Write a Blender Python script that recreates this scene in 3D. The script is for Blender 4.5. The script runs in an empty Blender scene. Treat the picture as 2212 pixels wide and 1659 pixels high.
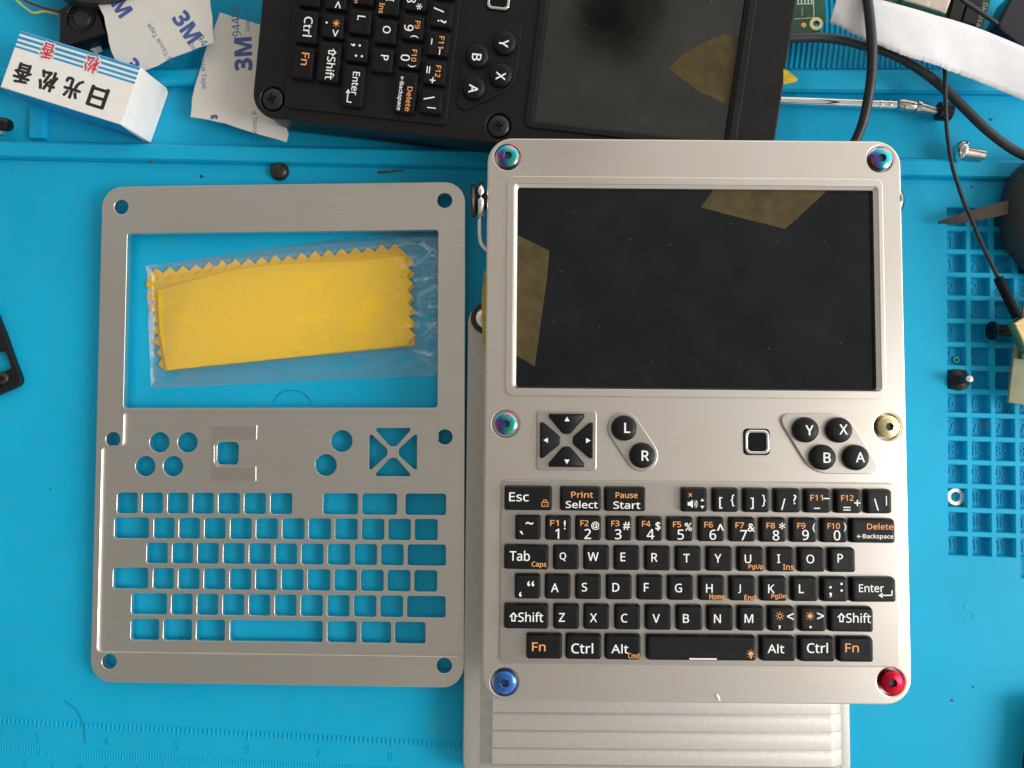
import bpy, math, random
from mathutils import Matrix, Vector
from mathutils import noise as mnoise

random.seed(7)
C = bpy.context.scene.collection
K = 0.1                      # all lengths below are millimetres; 1 Blender unit = 1 cm
R = math.radians

# ------------------------------------------------------------------ camera
FPX, HCAM = 1661.0, 273.0    # focal length in units of a 2212 px wide picture, lens height above the mat
PITCH, YAW = 0.0575, 0.0485
CAM = Matrix.Rotation(YAW, 3, 'Y') @ Matrix.Rotation(PITCH, 3, 'X')
cam_data = bpy.data.cameras.new('camera')
cam = bpy.data.objects.new('camera', cam_data)
C.objects.link(cam)
cam.matrix_world = Matrix.Translation((0, 0, HCAM * K)) @ CAM.to_4x4()
cam_data.sensor_width = 36.0
cam_data.lens = 36.0 * FPX / 2212.0
cam_data.clip_start = 0.5
cam_data.clip_end = 1000.0
cam_data.dof.use_dof = True
cam_data.dof.focus_distance = 24.6
cam_data.dof.aperture_fstop = 22.0
bpy.context.scene.camera = cam

# ------------------------------------------------------------------ light of the room
world = bpy.data.worlds.new('World')
bpy.context.scene.world = world
world.use_nodes = True
wt = world.node_tree
wn = wt.nodes
bg = wn['Background']
tc = wn.new('ShaderNodeTexCoord')
sep = wn.new('ShaderNodeSeparateXYZ')
wt.links.new(tc.outputs['Generated'], sep.inputs[0])
rx = wn.new('ShaderNodeValToRGB')
mr = wn.new('ShaderNodeMapRange')
mr.inputs['From Min'].default_value = -1
mr.inputs['From Max'].default_value = 1
wt.links.new(sep.outputs['X'], mr.inputs['Value'])
wt.links.new(mr.outputs[0], rx.inputs[0])
el = rx.color_ramp.elements
el[0].position, el[0].color = 0.0, (0.20, 0.19, 0.175, 1)
el[1].position, el[1].color = 1.0, (1.25, 1.22, 1.18, 1)
for p_, c_ in ((0.38, (0.31, 0.29, 0.265, 1)), (0.52, (0.50, 0.465, 0.42, 1)), (0.75, (0.66, 0.63, 0.585, 1))):
    e = el.new(p_); e.color = c_
rz = wn.new('ShaderNodeValToRGB')
wt.links.new(sep.outputs['Z'], rz.inputs[0])
ez = rz.color_ramp.elements
ez[0].position, ez[0].color = 0.0, (1.9, 1.95, 2.0, 1)
ez[1].position, ez[1].color = 1.0, (.86, .85, .84, 1)
for p_, c_ in ((.55, (1.9, 1.92, 1.95, 1)), (.86, (1.0, .99, .98, 1))):
    e = ez.new(p_); e.color = c_
mixw = wn.new('ShaderNodeMix'); mixw.data_type = 'RGBA'; mixw.blend_type = 'MULTIPLY'; mixw.inputs[0].default_value = 1
wt.links.new(rx.outputs[0], mixw.inputs[6]); wt.links.new(rz.outputs[0], mixw.inputs[7])
my = wn.new('ShaderNodeMath'); my.operation = 'MULTIPLY_ADD'
my.inputs[1].default_value = .42; my.inputs[2].default_value = 1.0
wt.links.new(sep.outputs['Y'], my.inputs[0]); wt.links.new(my.outputs[0], bg.inputs['Strength'])
wt.links.new(mixw.outputs[2], bg.inputs['Color'])
bg.inputs['Strength'].default_value = 1.0

ld = bpy.data.lights.new('window_light', 'AREA')
ld.shape = 'RECTANGLE'
ld.size, ld.size_y = 40, 52
ld.energy = 80000
ld.color = (1.0, 0.985, 0.96)
lo = bpy.data.objects.new('window_light', ld)
C.objects.link(lo)
ldir = Vector((0.76, -0.15, 0.56)).normalized()
lo.location = ldir * 115 + Vector((3, 0, 0))
lo.rotation_euler = ldir.to_track_quat('Z', 'Y').to_euler()

vs = bpy.context.scene.view_settings
vs.view_transform = 'Standard'
vs.look = 'None'
vs.exposure = 0.0
vs.gamma = 1.0
vs.use_curve_mapping = False

# ------------------------------------------------------------------ points: picture -> place
def ray(u, v):
    return CAM @ Vector(((u - 1106) / FPX, (829.5 - v) / FPX, -1))

def P(u, v, z=0.0):
    r = ray(u, v)
    return Vector((0, 0, HCAM)) + r * ((HCAM - z) / -r.z)

def project(p):
    q = CAM.transposed() @ (Vector(p) - Vector((0, 0, HCAM)))
    return 1106 - FPX * q.x / q.z, 829.5 + FPX * q.y / q.z

class Frame:
    """a tilted plane: position in mm and a rotation; loc() gives its own coordinates of a picture point"""
    def __init__(s, ax, ay, az, t):
        s.R = Matrix.Rotation(az, 3, 'Z') @ Matrix.Rotation(ay, 3, 'Y') @ Matrix.Rotation(ax, 3, 'X')
        s.t = Vector(t)
    def loc(s, u, v, zl=0.0):
        o = s.R.transposed() @ (Vector((0, 0, HCAM)) - s.t)
        d = s.R.transposed() @ ray(u, v)
        q = o + d * ((zl - o.z) / d.z)
        return q.x, q.y
    def world(s, x, y, z=0.0):
        return s.R @ Vector((x, y, z)) + s.t
    def matrix(s):
        return Matrix.Translation(s.t * K) @ s.R.to_4x4()

def z1(x, y): return .28646 * x, .28646 * y
def z2(x, y): return 518.4 + .26042 * x, .26042 * y
def z3(x, y): return 1036.9 + .28646 * x, .28646 * y
def z4(x, y): return 1635.95 + .26042 * x, .26042 * y
def zc(x, y): return 172.8 + .39062 * x, 368.7 + .39062 * y
def zp(x, y): return 172.8 + .39062 * x, 864.1 + .39062 * y
def zs(x, y): return 979.3 + .46875 * x, 276.5 + .46875 * y
def zm(x, y): return 1025.4 + .4323 * x, 852.5 + .4323 * y
def za(x, y): return 1924 + .2777 * x, 345.6 + .2777 * y
def zb(x, y): return 1924 + .3124 * x, 748.8 + .3124 * y
def zl(x, y): return .17364 * x, 633.6 + .17364 * y

# ------------------------------------------------------------------ materials
def principled(name):
    m = bpy.data.materials.new(name)
    m.use_nodes = True
    return m, m.node_tree, m.node_tree.nodes['Principled BSDF']

def link(t, a, b): t.links.new(a, b)

def noise_node(t, scale, detail=3.0, stretch=None, coord='Object', rough=.5):
    c = t.nodes.new('ShaderNodeTexCoord')
    n = t.nodes.new('ShaderNodeTexNoise')
    n.inputs['Scale'].default_value = scale
    n.inputs['Detail'].default_value = detail
    n.inputs['Roughness'].default_value = rough
    if stretch:
        mp = t.nodes.new('ShaderNodeMapping')
        mp.inputs['Scale'].default_value = stretch
        link(t, c.outputs[coord], mp.inputs[0]); link(t, mp.outputs[0], n.inputs[0])
    else:
        link(t, c.outputs[coord], n.inputs[0])
    return n

def maprange(t, sock, lo_, hi_, f0=0.3, f1=0.7):
    r = t.nodes.new('ShaderNodeMapRange')
    r.inputs['From Min'].default_value = f0; r.inputs['From Max'].default_value = f1
    r.inputs['To Min'].default_value = lo_; r.inputs['To Max'].default_value = hi_
    link(t, sock, r.inputs['Value'])
    return r.outputs[0]

def mixcol(t, fac, a, b):
    n = t.nodes.new('ShaderNodeMix'); n.data_type = 'RGBA'
    if hasattr(fac, 'node'): link(t, fac, n.inputs[0])
    else: n.inputs[0].default_value = fac
    for i, c in ((6, a), (7, b)):
        if hasattr(c, 'node'): link(t, c, n.inputs[i])
        else: n.inputs[i].default_value = (*c, 1)
    return n.outputs[2]

def bump(t, bs, height, strength=.2, dist=.02):
    b = t.nodes.new('ShaderNodeBump')
    b.inputs['Strength'].default_value = strength
    b.inputs['Distance'].default_value = dist
    link(t, height, b.inputs['Height'])
    link(t, b.outputs[0], bs.inputs['Normal'])

def mat(name, col, rough=.5, metal=0.0, var=.12, nscale=2.0, bmp=0.0, bscale=60.0, spec=.5, coat=0.0):
    m, t, bs = principled(name)
    n = noise_node(t, nscale, 4)
    dark = tuple(c * (1 - var) for c in col); lite = tuple(min(1, c * (1 + var)) for c in col)
    link(t, mixcol(t, maprange(t, n.outputs[0], 0, 1), dark, lite), bs.inputs['Base Color'])
    n2 = noise_node(t, nscale * 3.1, 3)
    link(t, maprange(t, n2.outputs[0], rough * .88, min(1, rough * 1.12)), bs.inputs['Roughness'])
    bs.inputs['Metallic'].default_value = metal
    bs.inputs['Specular IOR Level'].default_value = spec
    bs.inputs['Coat Weight'].default_value = coat
    if bmp:
        n3 = noise_node(t, bscale, 2)
        bump(t, bs, n3.outputs[0], bmp, .01)
    return m

def brushed(name, col, rough=.4):
    m, t, bs = principled(name)
    a = noise_node(t, 1.0, 3, (.35, 26, 6)); b = noise_node(t, 1.0, 2, (1.2, 85, 20)); c = noise_node(t, .35, 2)
    f = t.nodes.new('ShaderNodeMath'); f.operation = 'ADD'
    link(t, a.outputs[0], f.inputs[0]); link(t, b.outputs[0], f.inputs[1])
    h = maprange(t, f.outputs[0], 0, 1, .7, 1.3)
    dk = tuple(x * .88 for x in col); lt = tuple(min(1, x * 1.08) for x in col)
    streak = mixcol(t, h, dk, lt)
    warm = mixcol(t, maprange(t, c.outputs[0], 0, .55, .35, .65), streak, tuple(x * y for x, y in zip(col, (.97, .915, .86))))
    link(t, warm, bs.inputs['Base Color'])
    link(t, maprange(t, h, rough * 1.15, rough * .9, 0, 1), bs.inputs['Roughness'])
    bs.inputs['Metallic'].default_value = 1.0
    bump(t, bs, f.outputs[0], .12, .004)
    return m

def glass_screen(name, col, rough, spec=.45):
    m, t, bs = principled(name)
    n = noise_node(t, .55, 5, None, rough=.6)
    link(t, mixcol(t, maprange(t, n.outputs[0], 0, 1, .35, .7), col, tuple(c * 2.2 + .0042 for c in col)), bs.inputs['Base Color'])
    link(t, maprange(t, n.outputs[0], rough * .92, rough * 1.15, .35, .7), bs.inputs['Roughness'])
    bs.inputs['Specular IOR Level'].default_value = spec
    # dust: sparse tiny specks
    co = t.nodes.new('ShaderNodeTexCoord'); vo = t.nodes.new('ShaderNodeTexVoronoi')
    vo.inputs['Scale'].default_value = 3.2
    link(t, co.outputs['Object'], vo.inputs[0])
    sp = maprange(t, vo.outputs['Distance'], .7, 0, .0, .055)
    g = t.nodes.new('ShaderNodeMath'); g.operation = 'GREATER_THAN'; g.inputs[1].default_value = .35
    sx = t.nodes.new('ShaderNodeSeparateColor'); link(t, vo.outputs['Color'], sx.inputs[0])
    link(t, sx.outputs[0], g.inputs[0])
    mu = t.nodes.new('ShaderNodeMath'); mu.operation = 'MULTIPLY'
    link(t, sp, mu.inputs[0]); link(t, g.outputs[0], mu.inputs[1])
    old = bs.inputs['Base Color'].links[0].from_socket
    link(t, mixcol(t, mu.outputs[0], old, (.5, .5, .48)), bs.inputs['Base Color'])
    return m

def rainbow(name):
    m, t, bs = principled(name)
    n = noise_node(t, 2.2, 1.5)
    co = t.nodes.new('ShaderNodeTexCoord'); sx = t.nodes.new('ShaderNodeSeparateXYZ')
    link(t, co.outputs['Normal'], sx.inputs[0])
    a = t.nodes.new('ShaderNodeMath'); a.operation = 'MULTIPLY_ADD'
    a.inputs[1].default_value = .42; link(t, sx.outputs[0], a.inputs[0]); link(t, n.outputs[0], a.inputs[2])
    b = t.nodes.new('ShaderNodeMath'); b.operation = 'MULTIPLY_ADD'
    b.inputs[1].default_value = .30; link(t, sx.outputs[1], b.inputs[0]); link(t, a.outputs[0], b.inputs[2])
    r = t.nodes.new('ShaderNodeValToRGB'); link(t, b.outputs[0], r.inputs[0])
    cols = [(0, (.62, .40, .10)), (.2, (.35, .08, .35)), (.36, (.10, .12, .55)), (.5, (.03, .42, .55)), (.62, (.05, .50, .25)),
            (.76, (.45, .20, .60)), (.88, (.85, .25, .62)), (1, (.75, .65, .25))]
    e = r.color_ramp.elements
    e[0].position, e[0].color = cols[0][0], (*cols[0][1], 1)
    e[1].position, e[1].color = cols[-1][0], (*cols[-1][1], 1)
    for p_, c_ in cols[1:-1]:
        k = e.new(p_); k.color = (*c_, 1)
    link(t, r.outputs[0], bs.inputs['Base Color'])
    bs.inputs['Metallic'].default_value = 1; bs.inputs['Roughness'].default_value = .16
    return m

def film(name, tint, veil, rough=.12, wr=.35, veilcol=(.75, .8, .82)):
    """clear plastic film: mostly transparent, with a milky veil and glossy wrinkles"""
    m, t, bs = principled(name)
    out = t.nodes['Material Output']
    tr = t.nodes.new('ShaderNodeBsdfTransparent'); tr.inputs[0].default_value = (*tint, 1)
    n = noise_node(t, .55, 3); n2 = noise_node(t, 2.6, 4, (1, 1.6, 1))
    bs.inputs['Base Color'].default_value = (*veilcol, 1)
    bs.inputs['Roughness'].default_value = rough
    bump(t, bs, n2.outputs[0], wr, .06)
    mx = t.nodes.new('ShaderNodeMixShader')
    n4 = noise_node(t, .9, 1.5, (.6, 1.4, 1))
    wet = t.nodes.new('ShaderNodeMath'); wet.operation = 'MULTIPLY'      # places where the film clings and the veil goes
    link(t, maprange(t, n.outputs[0], veil * .8, veil * 1.2, .38, .62), wet.inputs[0]); link(t, maprange(t, n4.outputs[0], 1, .4, .635, .66), wet.inputs[1])
    link(t, wet.outputs[0], mx.inputs[0])
    link(t, tr.outputs[0], mx.inputs[1]); link(t, bs.outputs[0], mx.inputs[2])
    gl = t.nodes.new('ShaderNodeBsdfGlossy'); gl.inputs['Roughness'].default_value = rough
    lw = t.nodes.new('ShaderNodeLayerWeight'); fr = t.nodes.new('ShaderNodeMapRange'); fr.inputs['To Min'].default_value = .045; fr.inputs['To Max'].default_value = .15; fr.inputs['From Min'].default_value = .03; fr.inputs['From Max'].default_value = .14
    link(t, lw.outputs['Facing'], fr.inputs['Value'])
    nb = bs.inputs['Normal'].links[0].from_socket
    link(t, nb, gl.inputs['Normal']); link(t, nb, lw.inputs['Normal'])
    m2 = t.nodes.new('ShaderNodeMixShader'); fw = t.nodes.new('ShaderNodeMath'); fw.operation = 'MULTIPLY'; link(t, fr.outputs[0], fw.inputs[0]); link(t, maprange(t, n4.outputs[0], 1, .55, .635, .66), fw.inputs[1]); link(t, fw.outputs[0], m2.inputs[0])
    link(t, mx.outputs[0], m2.inputs[1]); link(t, gl.outputs[0], m2.inputs[2])
    link(t, m2.outputs[0], out.inputs[0])
    return m

def silicone():
    m, t, bs = principled('blue_silicone')
    n = noise_node(t, .12, 3); f = noise_node(t, 1.4, 5)
    base = mixcol(t, maprange(t, n.outputs[0], 0, 1, .35, .65), (.0015, .362, .600), (.0040, .412, .690))
    base = mixcol(t, maprange(t, f.outputs[0], 0, .45, .45, .75), base, (.022, .365, .575))
    co = t.nodes.new('ShaderNodeTexCoord')
    for sc, th, far, col, amt in ((.55, .55, .05, (.45, .62, .68), .75), (.8, .86, .06, (.01, .03, .04), .8)):
        vo = t.nodes.new('ShaderNodeTexVoronoi'); vo.inputs['Scale'].default_value = sc
        mp = t.nodes.new('ShaderNodeMapping'); mp.inputs['Location'].default_value = (sc * 7, th * 9, 0)
        link(t, co.outputs['Object'], mp.inputs[0]); link(t, mp.outputs[0], vo.inputs[0])
        sx = t.nodes.new('ShaderNodeSeparateColor'); link(t, vo.outputs['Color'], sx.inputs[0])
        g = t.nodes.new('ShaderNodeMath'); g.operation = 'GREATER_THAN'; g.inputs[1].default_value = th
        link(t, sx.outputs[0], g.inputs[0])
        mu = t.nodes.new('ShaderNodeMath'); mu.operation = 'MULTIPLY'
        link(t, maprange(t, vo.outputs['Distance'], amt, 0, .012, far * sc), mu.inputs[0]); link(t, g.outputs[0], mu.inputs[1])
        base = mixcol(t, mu.outputs[0], base, col)
    link(t, base, bs.inputs['Base Color'])
    link(t, maprange(t, f.outputs[0], .42, .58), bs.inputs['Roughness'])
    bs.inputs['Specular IOR Level'].default_value = .22
    g2 = noise_node(t, 22, 2); bump(t, bs, g2.outputs[0], .10, .01)
    return m

def cloth_mat(name, col):
    m, t, bs = principled(name)
    co = t.nodes.new('ShaderNodeTexCoord')
    mp = t.nodes.new('ShaderNodeMapping'); mp.inputs['Rotation'].default_value = (0, 0, R(-6))
    link(t, co.outputs['Object'], mp.inputs[0])
    w = []
    for d in ('X', 'Y'):
        wv = t.nodes.new('ShaderNodeTexWave'); wv.bands_direction = d
        wv.inputs['Scale'].default_value = 4.6; wv.inputs['Distortion'].default_value = .6; wv.inputs['Detail'].default_value = 2
        wv.inputs['Detail Scale'].default_value = 3
        link(t, mp.outputs[0], wv.inputs[0]); w.append(wv)
    a = t.nodes.new('ShaderNodeMath'); a.operation = 'MULTIPLY'
    link(t, w[0].outputs['Fac'], a.inputs[0]); link(t, w[1].outputs['Fac'], a.inputs[1])
    n = noise_node(t, 1.3, 5)
    c1 = mixcol(t, maprange(t, a.outputs[0], 0, 1, 0, 1), tuple(x * .90 for x in col), col)
    c2 = mixcol(t, maprange(t, n.outputs[0], 0, .4), c1, tuple(x * y for x, y in zip(col, (1, .95, .8))))
    link(t, c2, bs.inputs['Base Color'])
    bs.inputs['Roughness'].default_value = .9
    bump(t, bs, a.outputs[0], .35, .012)
    return m

M = {}
M['mat'] = silicone()
M['alu'] = brushed('brushed_aluminium', (.73, .70, .65), .31)
M['alu_plate'] = brushed('brushed_aluminium_plate', (.77, .76, .715), .32)
M['alu_pad'] = brushed('darker_brushed_aluminium', (.545, .52, .485), .34)  # same brushed metal in a darker tone for the raised pads
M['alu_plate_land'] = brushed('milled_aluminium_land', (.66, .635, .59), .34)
M['alu_cast'] = mat('blasted_aluminium', (.47, .45, .415), .5, .55, .05, 6, .25, 55)
M['blackalu'] = mat('black_anodised_metal', (.0075, .0068, .0064), .40, 0, .15, 3, .10, 90, .32)
M['key'] = mat('black_keycap_rubber', (.0052, .0058, .0066), .45, 0, .15, 3, .12, 70, .24)
M['white_ink'] = mat('white_ink', (.90, .90, .88), .6, 0, .03)
M['orange_ink'] = mat('orange_ink', (.86, .37, .12), .6, 0, .05)
M['screen'] = glass_screen('dark_screen_glass', (.0004, .0018, .0034), .08, .34)
M['screen_film'] = glass_screen('dark_screen_with_matt_film', (.0060, .0058, .0050), .13, .9)
M['blackplastic'] = mat('black_plastic', (.005, .005, .006), .30, 0, .2, 3, .1, 60, .4)
M['sensor'] = mat('black_sensor_glass', (.003, .003, .004), .12, spec=.3)
M['gasket'] = mat('dark_gasket', (.003, .003, .0035), .6, spec=.15)
M['rubber'] = mat('black_cable_rubber', (.016, .017, .019), .45, 0, .15, 5, .15, 50)
M['chrome'] = mat('chrome_steel', (.80, .79, .77), .12, 1.0, .05)
M['smoke'] = mat('smoked_chrome', (.22, .23, .24), .12, 1.0, .05)
M['steel'] = mat('worn_steel', (.62, .58, .52), .26, 1.0, .15, 8)
M['darksteel'] = mat('dark_blackened_steel', (.045, .04, .038), .35, .6, .3, 12, .3, 40)
M['blackscrew'] = mat('blackened_screw_steel', (.035, .034, .034), .28, .6, .2, 9)
M['gold'] = mat('brassy_plated_steel', (.78, .65, .34), .26, 1.0, .12, 9)
M['blue'] = mat('blue_anodised_steel', (.07, .24, .72), .2, 1.0, .3, 9)
M['red'] = mat('red_anodised_steel', (.62, .015, .04), .2, 1.0, .3, 9)
M['rainbow'] = rainbow('rainbow_titanium')
M['socket'] = mat('shaded_hex_socket', (.03, .055, .10), .35, .3, .3, spec=.4)  # dark blue colour stands in for the shade down inside the socket
M['white_card'] = mat('white_card', (.82, .80, .76), .55, 0, .03, 3, .08, 40)
M['paper'] = mat('white_paper', (.78, .775, .80), .85, 0, .03, 4, .22, 22)
M['liner'] = mat('waxy_tape_liner', (.66, .635, .59), .5, 0, .04, 1.2, .12, 14)
M['navy_ink'] = mat('navy_print', (.055, .105, .30), .5, 0, .15)
M['black_ink'] = mat('black_print', (.012, .013, .016), .5)
M['red_ink'] = mat('red_print', (.66, .03, .07), .5)
M['blue_ink'] = mat('blue_print', (.01, .30, .60), .4)
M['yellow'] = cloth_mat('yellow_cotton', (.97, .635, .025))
M['yellow_shaded'] = cloth_mat('yellow_cotton_shaded', (.86, .53, .024))  # darker copy of the yellow: shade under the bag put into the colour
M['bag'] = film('clear_bag_film', (.992, .992, .992), .026, .055, .26, (.85, .86, .86))
M['amber'] = mat('amber_tape', (.076, .054, .021), .20, 0, .25, 2.5, .1, 20, .35)
M['amber_bright'] = mat('bright_amber_tape', (.50, .36, .02), .25, 0, .2, 4)
M['pcb'] = mat('green_circuit_board', (.012, .10, .045), .35, 0, .25, 4)
M['olive'] = mat('olive_board', (.20, .21, .12), .45, 0, .15, 3)
M['goldconn'] = mat('dull_gold_contacts', (.50, .36, .18), .38, 1.0, .2, 12, .4, 30)
M['copper'] = mat('copper_pad', (.80, .36, .20), .3, 1.0, .1)
M['tin'] = mat('tinned_shield', (.62, .56, .47), .34, 1.0, .10, 4)
M['violetblack'] = mat('violet_black_glass', (.014, .012, .022), .12, 0, .1)
M['brown_steel'] = mat('brown_blued_steel', (.085, .062, .052), .45, .4, .2, 6, .2, 30)
M['greygrip'] = mat('dark_grey_grip', (.032, .030, .028), .55, 0, .15, 3, .15, 50)
M['wire_yellow'] = mat('yellow_wire_sheath', (.62, .58, .10), .4)
M['wire_red'] = mat('dark_red_wire_sheath', (.10, .02, .03), .4)
M['zinc'] = mat('dull_white_metal', (.70, .70, .70), .45, .6, .08, 9)
M['greenbit'] = mat('green_plastic', (.03, .42, .28), .4)
M['pink'] = mat('pink_wax', (.70, .06, .16), .5)
M['debris'] = mat('brown_lint', (.13, .10, .06), .9, 0, .3, 12)
M['hair'] = mat('dark_hair', (.02, .03, .035), .5)

# ------------------------------------------------------------------ mesh helpers
class MB:
    def __init__(s):
        s.v, s.f, s.mi, s.mats = [], [], [], []
        s.cur = 0
    def use(s, m):
        if m not in s.mats: s.mats.append(m)
        s.cur = s.mats.index(m); return s
    def add(s, verts, faces):
        n = len(s.v); s.v += [tuple(q) for q in verts]
        for f in faces: s.f.append([i + n for i in f]); s.mi.append(s.cur)
        return s
    def loft(s, loops, bottom=True, top=True, closed=True):
        n = len(loops[0]); vs_ = [q for l in loops for q in l]; fs = []
        for k in range(len(loops) - 1):
            for i in range(n if closed else n - 1):
                j = (i + 1) % n
                fs.append([k * n + i, k * n + j, (k + 1) * n + j, (k + 1) * n + i])
        if bottom: fs.append(list(range(n))[::-1])
        if top: fs.append([(len(loops) - 1) * n + i for i in range(n)])
        return s.add(vs_, fs)
    def prism(s, pts, z0, z1_, bev=0.0, seg=2, top=True):
        pts = ccw(pts)
        loops = [[(x, y, z0) for x, y in pts]]
        if bev:
            for k in range(seg + 1):
                a = k / seg * math.pi / 2
                q = inset(pts, bev * (1 - math.cos(a)))
                loops.append([(x, y, z1_ - bev + bev * math.sin(a)) for x, y in q])
            loops.append([(x, y, z1_) for x, y in inset(pts, bev + .06)])
        else:
            loops.append([(x, y, z1_) for x, y in pts])
        return s.loft(loops, True, top)
    def box(s, x0, x1, y0, y1, z0, z1_, bev=0.0):
        return s.prism([(x0, y0), (x1, y0), (x1, y1), (x0, y1)], z0, z1_, bev)
    def tube(s, path, r, n=10, caps=True, taper=None):
        path = [Vector(q) for q in path]; loops = []
        up = Vector((0, 0, 1))
        for i, q in enumerate(path):
            d = (path[min(i + 1, len(path) - 1)] - path[max(i - 1, 0)]).normalized()
            if abs(d.dot(up)) > .95: up = Vector((0, 1, 0))
            a = d.cross(up).normalized(); b = a.cross(d).normalized()
            rr = r if taper is None else taper[i]
            loops.append([q + (a * math.cos(t) + b * math.sin(t)) * rr for t in [2 * math.pi * k / n for k in range(n)]])
        return s.loft(loops, caps, caps)
    def lathe(s, prof, n=28, cx=0, cy=0, axis=None, org=None, caps=(True, True)):
        """profile of (radius, height); axis/org turn it to another direction"""
        loops = []
        for r, h in prof:
            loops.append([Vector((r * math.cos(2 * math.pi * k / n), r * math.sin(2 * math.pi * k / n), h)) for k in range(n)])
        if axis is not None:
            q = Vector(axis).normalized().to_track_quat('Z', 'Y').to_matrix()
            loops = [[q @ p + Vector(org) for p in l] for l in loops]
        else:
            o = Vector(org) if org is not None else Vector((cx, cy, 0))
            loops = [[p + o for p in l] for l in loops]
        return s.loft(loops, *caps)
    def mesh(s, m, dx=0, dy=0, dz=0, fn=None):
        vv = [v.co for v in m.vertices]
        if fn: vv = [fn(v) for v in vv]
        else: vv = [(v.x + dx, v.y + dy, v.z + dz) for v in vv]
        return s.add(vv, [list(p.vertices) for p in m.polygons])
    def build(s, name, m=None, parent=None, center=False, smooth=True, ang=32, loc=None):
        me = bpy.data.meshes.new(name)
        vs_ = s.v; off = Vector((0, 0, 0))
        if center:
            xs = [v[0] for v in vs_]; ys = [v[1] for v in vs_]; zs_ = [v[2] for v in vs_]
            off = Vector(((min(xs) + max(xs)) / 2, (min(ys) + max(ys)) / 2, min(zs_)))
        me.from_pydata([((x - off.x) * K, (y - off.y) * K, (z - off.z) * K) for x, y, z in vs_], [], s.f)
        for mm in (s.mats or [m]): me.materials.append(mm)
        if s.mats: me.polygons.foreach_set('material_index', s.mi)
        me.validate()
        if smooth:
            me.polygons.foreach_set('use_smooth', [True] * len(me.polygons))
            me.set_sharp_from_angle(angle=R(ang))
        me.update()
        o = bpy.data.objects.new(name, me)
        C.objects.link(o)
        if parent is not None: o.parent = parent
        if loc is not None: o.location = Vector(loc) * K
        elif center: o.location = off * K
        return o

def ccw(p):
    a = sum(p[i][0] * p[(i + 1) % len(p)][1] - p[(i + 1) % len(p)][0] * p[i][1] for i in range(len(p)))
    return list(p) if a > 0 else list(p)[::-1]

def inset(p, d):
    if d == 0: return list(p)
    n = len(p); out = []
    for i in range(n):
        a, b, c = Vector(p[i - 1]), Vector(p[i]), Vector(p[(i + 1) % n])
        e1 = (b - a).normalized(); e2 = (c - b).normalized()
        n1 = Vector((-e1.y, e1.x)); n2 = Vector((-e2.y, e2.x))
        m = n1 + n2
        m = m / max(m.dot(m) / 2, .25) if m.length > 1e-6 else n1
        out.append((b.x + m.x * d, b.y + m.y * d))
    return out

def rrect(x0, y0, x1, y1, r, n=5):
    out = []
    for cx, cy, a0 in ((x1 - r, y1 - r, 0), (x0 + r, y1 - r, 90), (x0 + r, y0 + r, 180), (x1 - r, y0 + r, 270)):
        for k in range(n + 1):
            a = R(a0 + 90 * k / n); out.append((cx + r * math.cos(a), cy + r * math.sin(a)))
    return out

def circle(cx, cy, r, n=32):
    return [(cx + r * math.cos(2 * math.pi * k / n), cy + r * math.sin(2 * math.pi * k / n)) for k in range(n)]

def roundpoly(p, r, n=4):
    """round each corner of a polygon"""
    p = ccw(p); out = []; N = len(p)
    for i in range(N):
        a, b, c = Vector(p[i - 1]), Vector(p[i]), Vector(p[(i + 1) % N])
        d1, d2 = (a - b), (c - b)
        rr = min(r, d1.length * .48, d2.length * .48)
        q0, q1 = b + d1.normalized() * rr, b + d2.normalized() * rr
        for k in range(n + 1):
            t = k / n; q = q0 * (1 - t) ** 2 + b * 2 * t * (1 - t) + q1 * t * t
            out.append((q.x, q.y))
    return out

def capsule(a, b, r, n=10):
    a, b = Vector(a), Vector(b); d = b - a; t = math.atan2(d.y, d.x); out = []
    for c, s in ((b, t - math.pi / 2), (a, t + math.pi / 2)):
        for k in range(n + 1):
            w = s + math.pi * k / n; out.append((c.x + r * math.cos(w), c.y + r * math.sin(w)))
    return out

def smooth_path(pts, m=8):
    p = [Vector(q) for q in pts]; out = []
    p = [p[0] * 2 - p[1]] + p + [p[-1] * 2 - p[-2]]
    for i in range(1, len(p) - 2):
        for k in range(m):
            t = k / m; a, b, c, d = p[i - 1], p[i], p[i + 1], p[i + 2]
            out.append(.5 * ((2 * b) + (c - a) * t + (2 * a - 5 * b + 4 * c - d) * t * t + (3 * b - a - 3 * c + d) * t ** 3))
    out.append(p[-2]); return out

def plate_mesh(outer, holes, z0, z1_, bev=.3, res=2):
    """flat plate with holes, every edge bevelled"""
    cu = bpy.data.curves.new('outline', 'CURVE'); cu.dimensions = '2D'; cu.fill_mode = 'BOTH'
    for ring in [outer] + holes:
        sp = cu.splines.new('POLY'); sp.points.add(len(ring) - 1)
        for q, (x, y) in zip(sp.points, ring): q.co = (x, y, 0, 1)
        sp.use_cyclic_u = True
    cu.extrude = (z1_ - z0) / 2 - bev; cu.bevel_depth = bev; cu.bevel_resolution = res; cu.offset = -bev
    o = bpy.data.objects.new('outline', cu); C.objects.link(o)
    bpy.context.view_layer.update()
    me = bpy.data.meshes.new_from_object(o.evaluated_get(bpy.context.evaluated_depsgraph_get()))
    bpy.data.objects.remove(o)
    zc_ = (z0 + z1_) / 2
    for v in me.vertices: v.co.z += zc_
    return me

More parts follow.
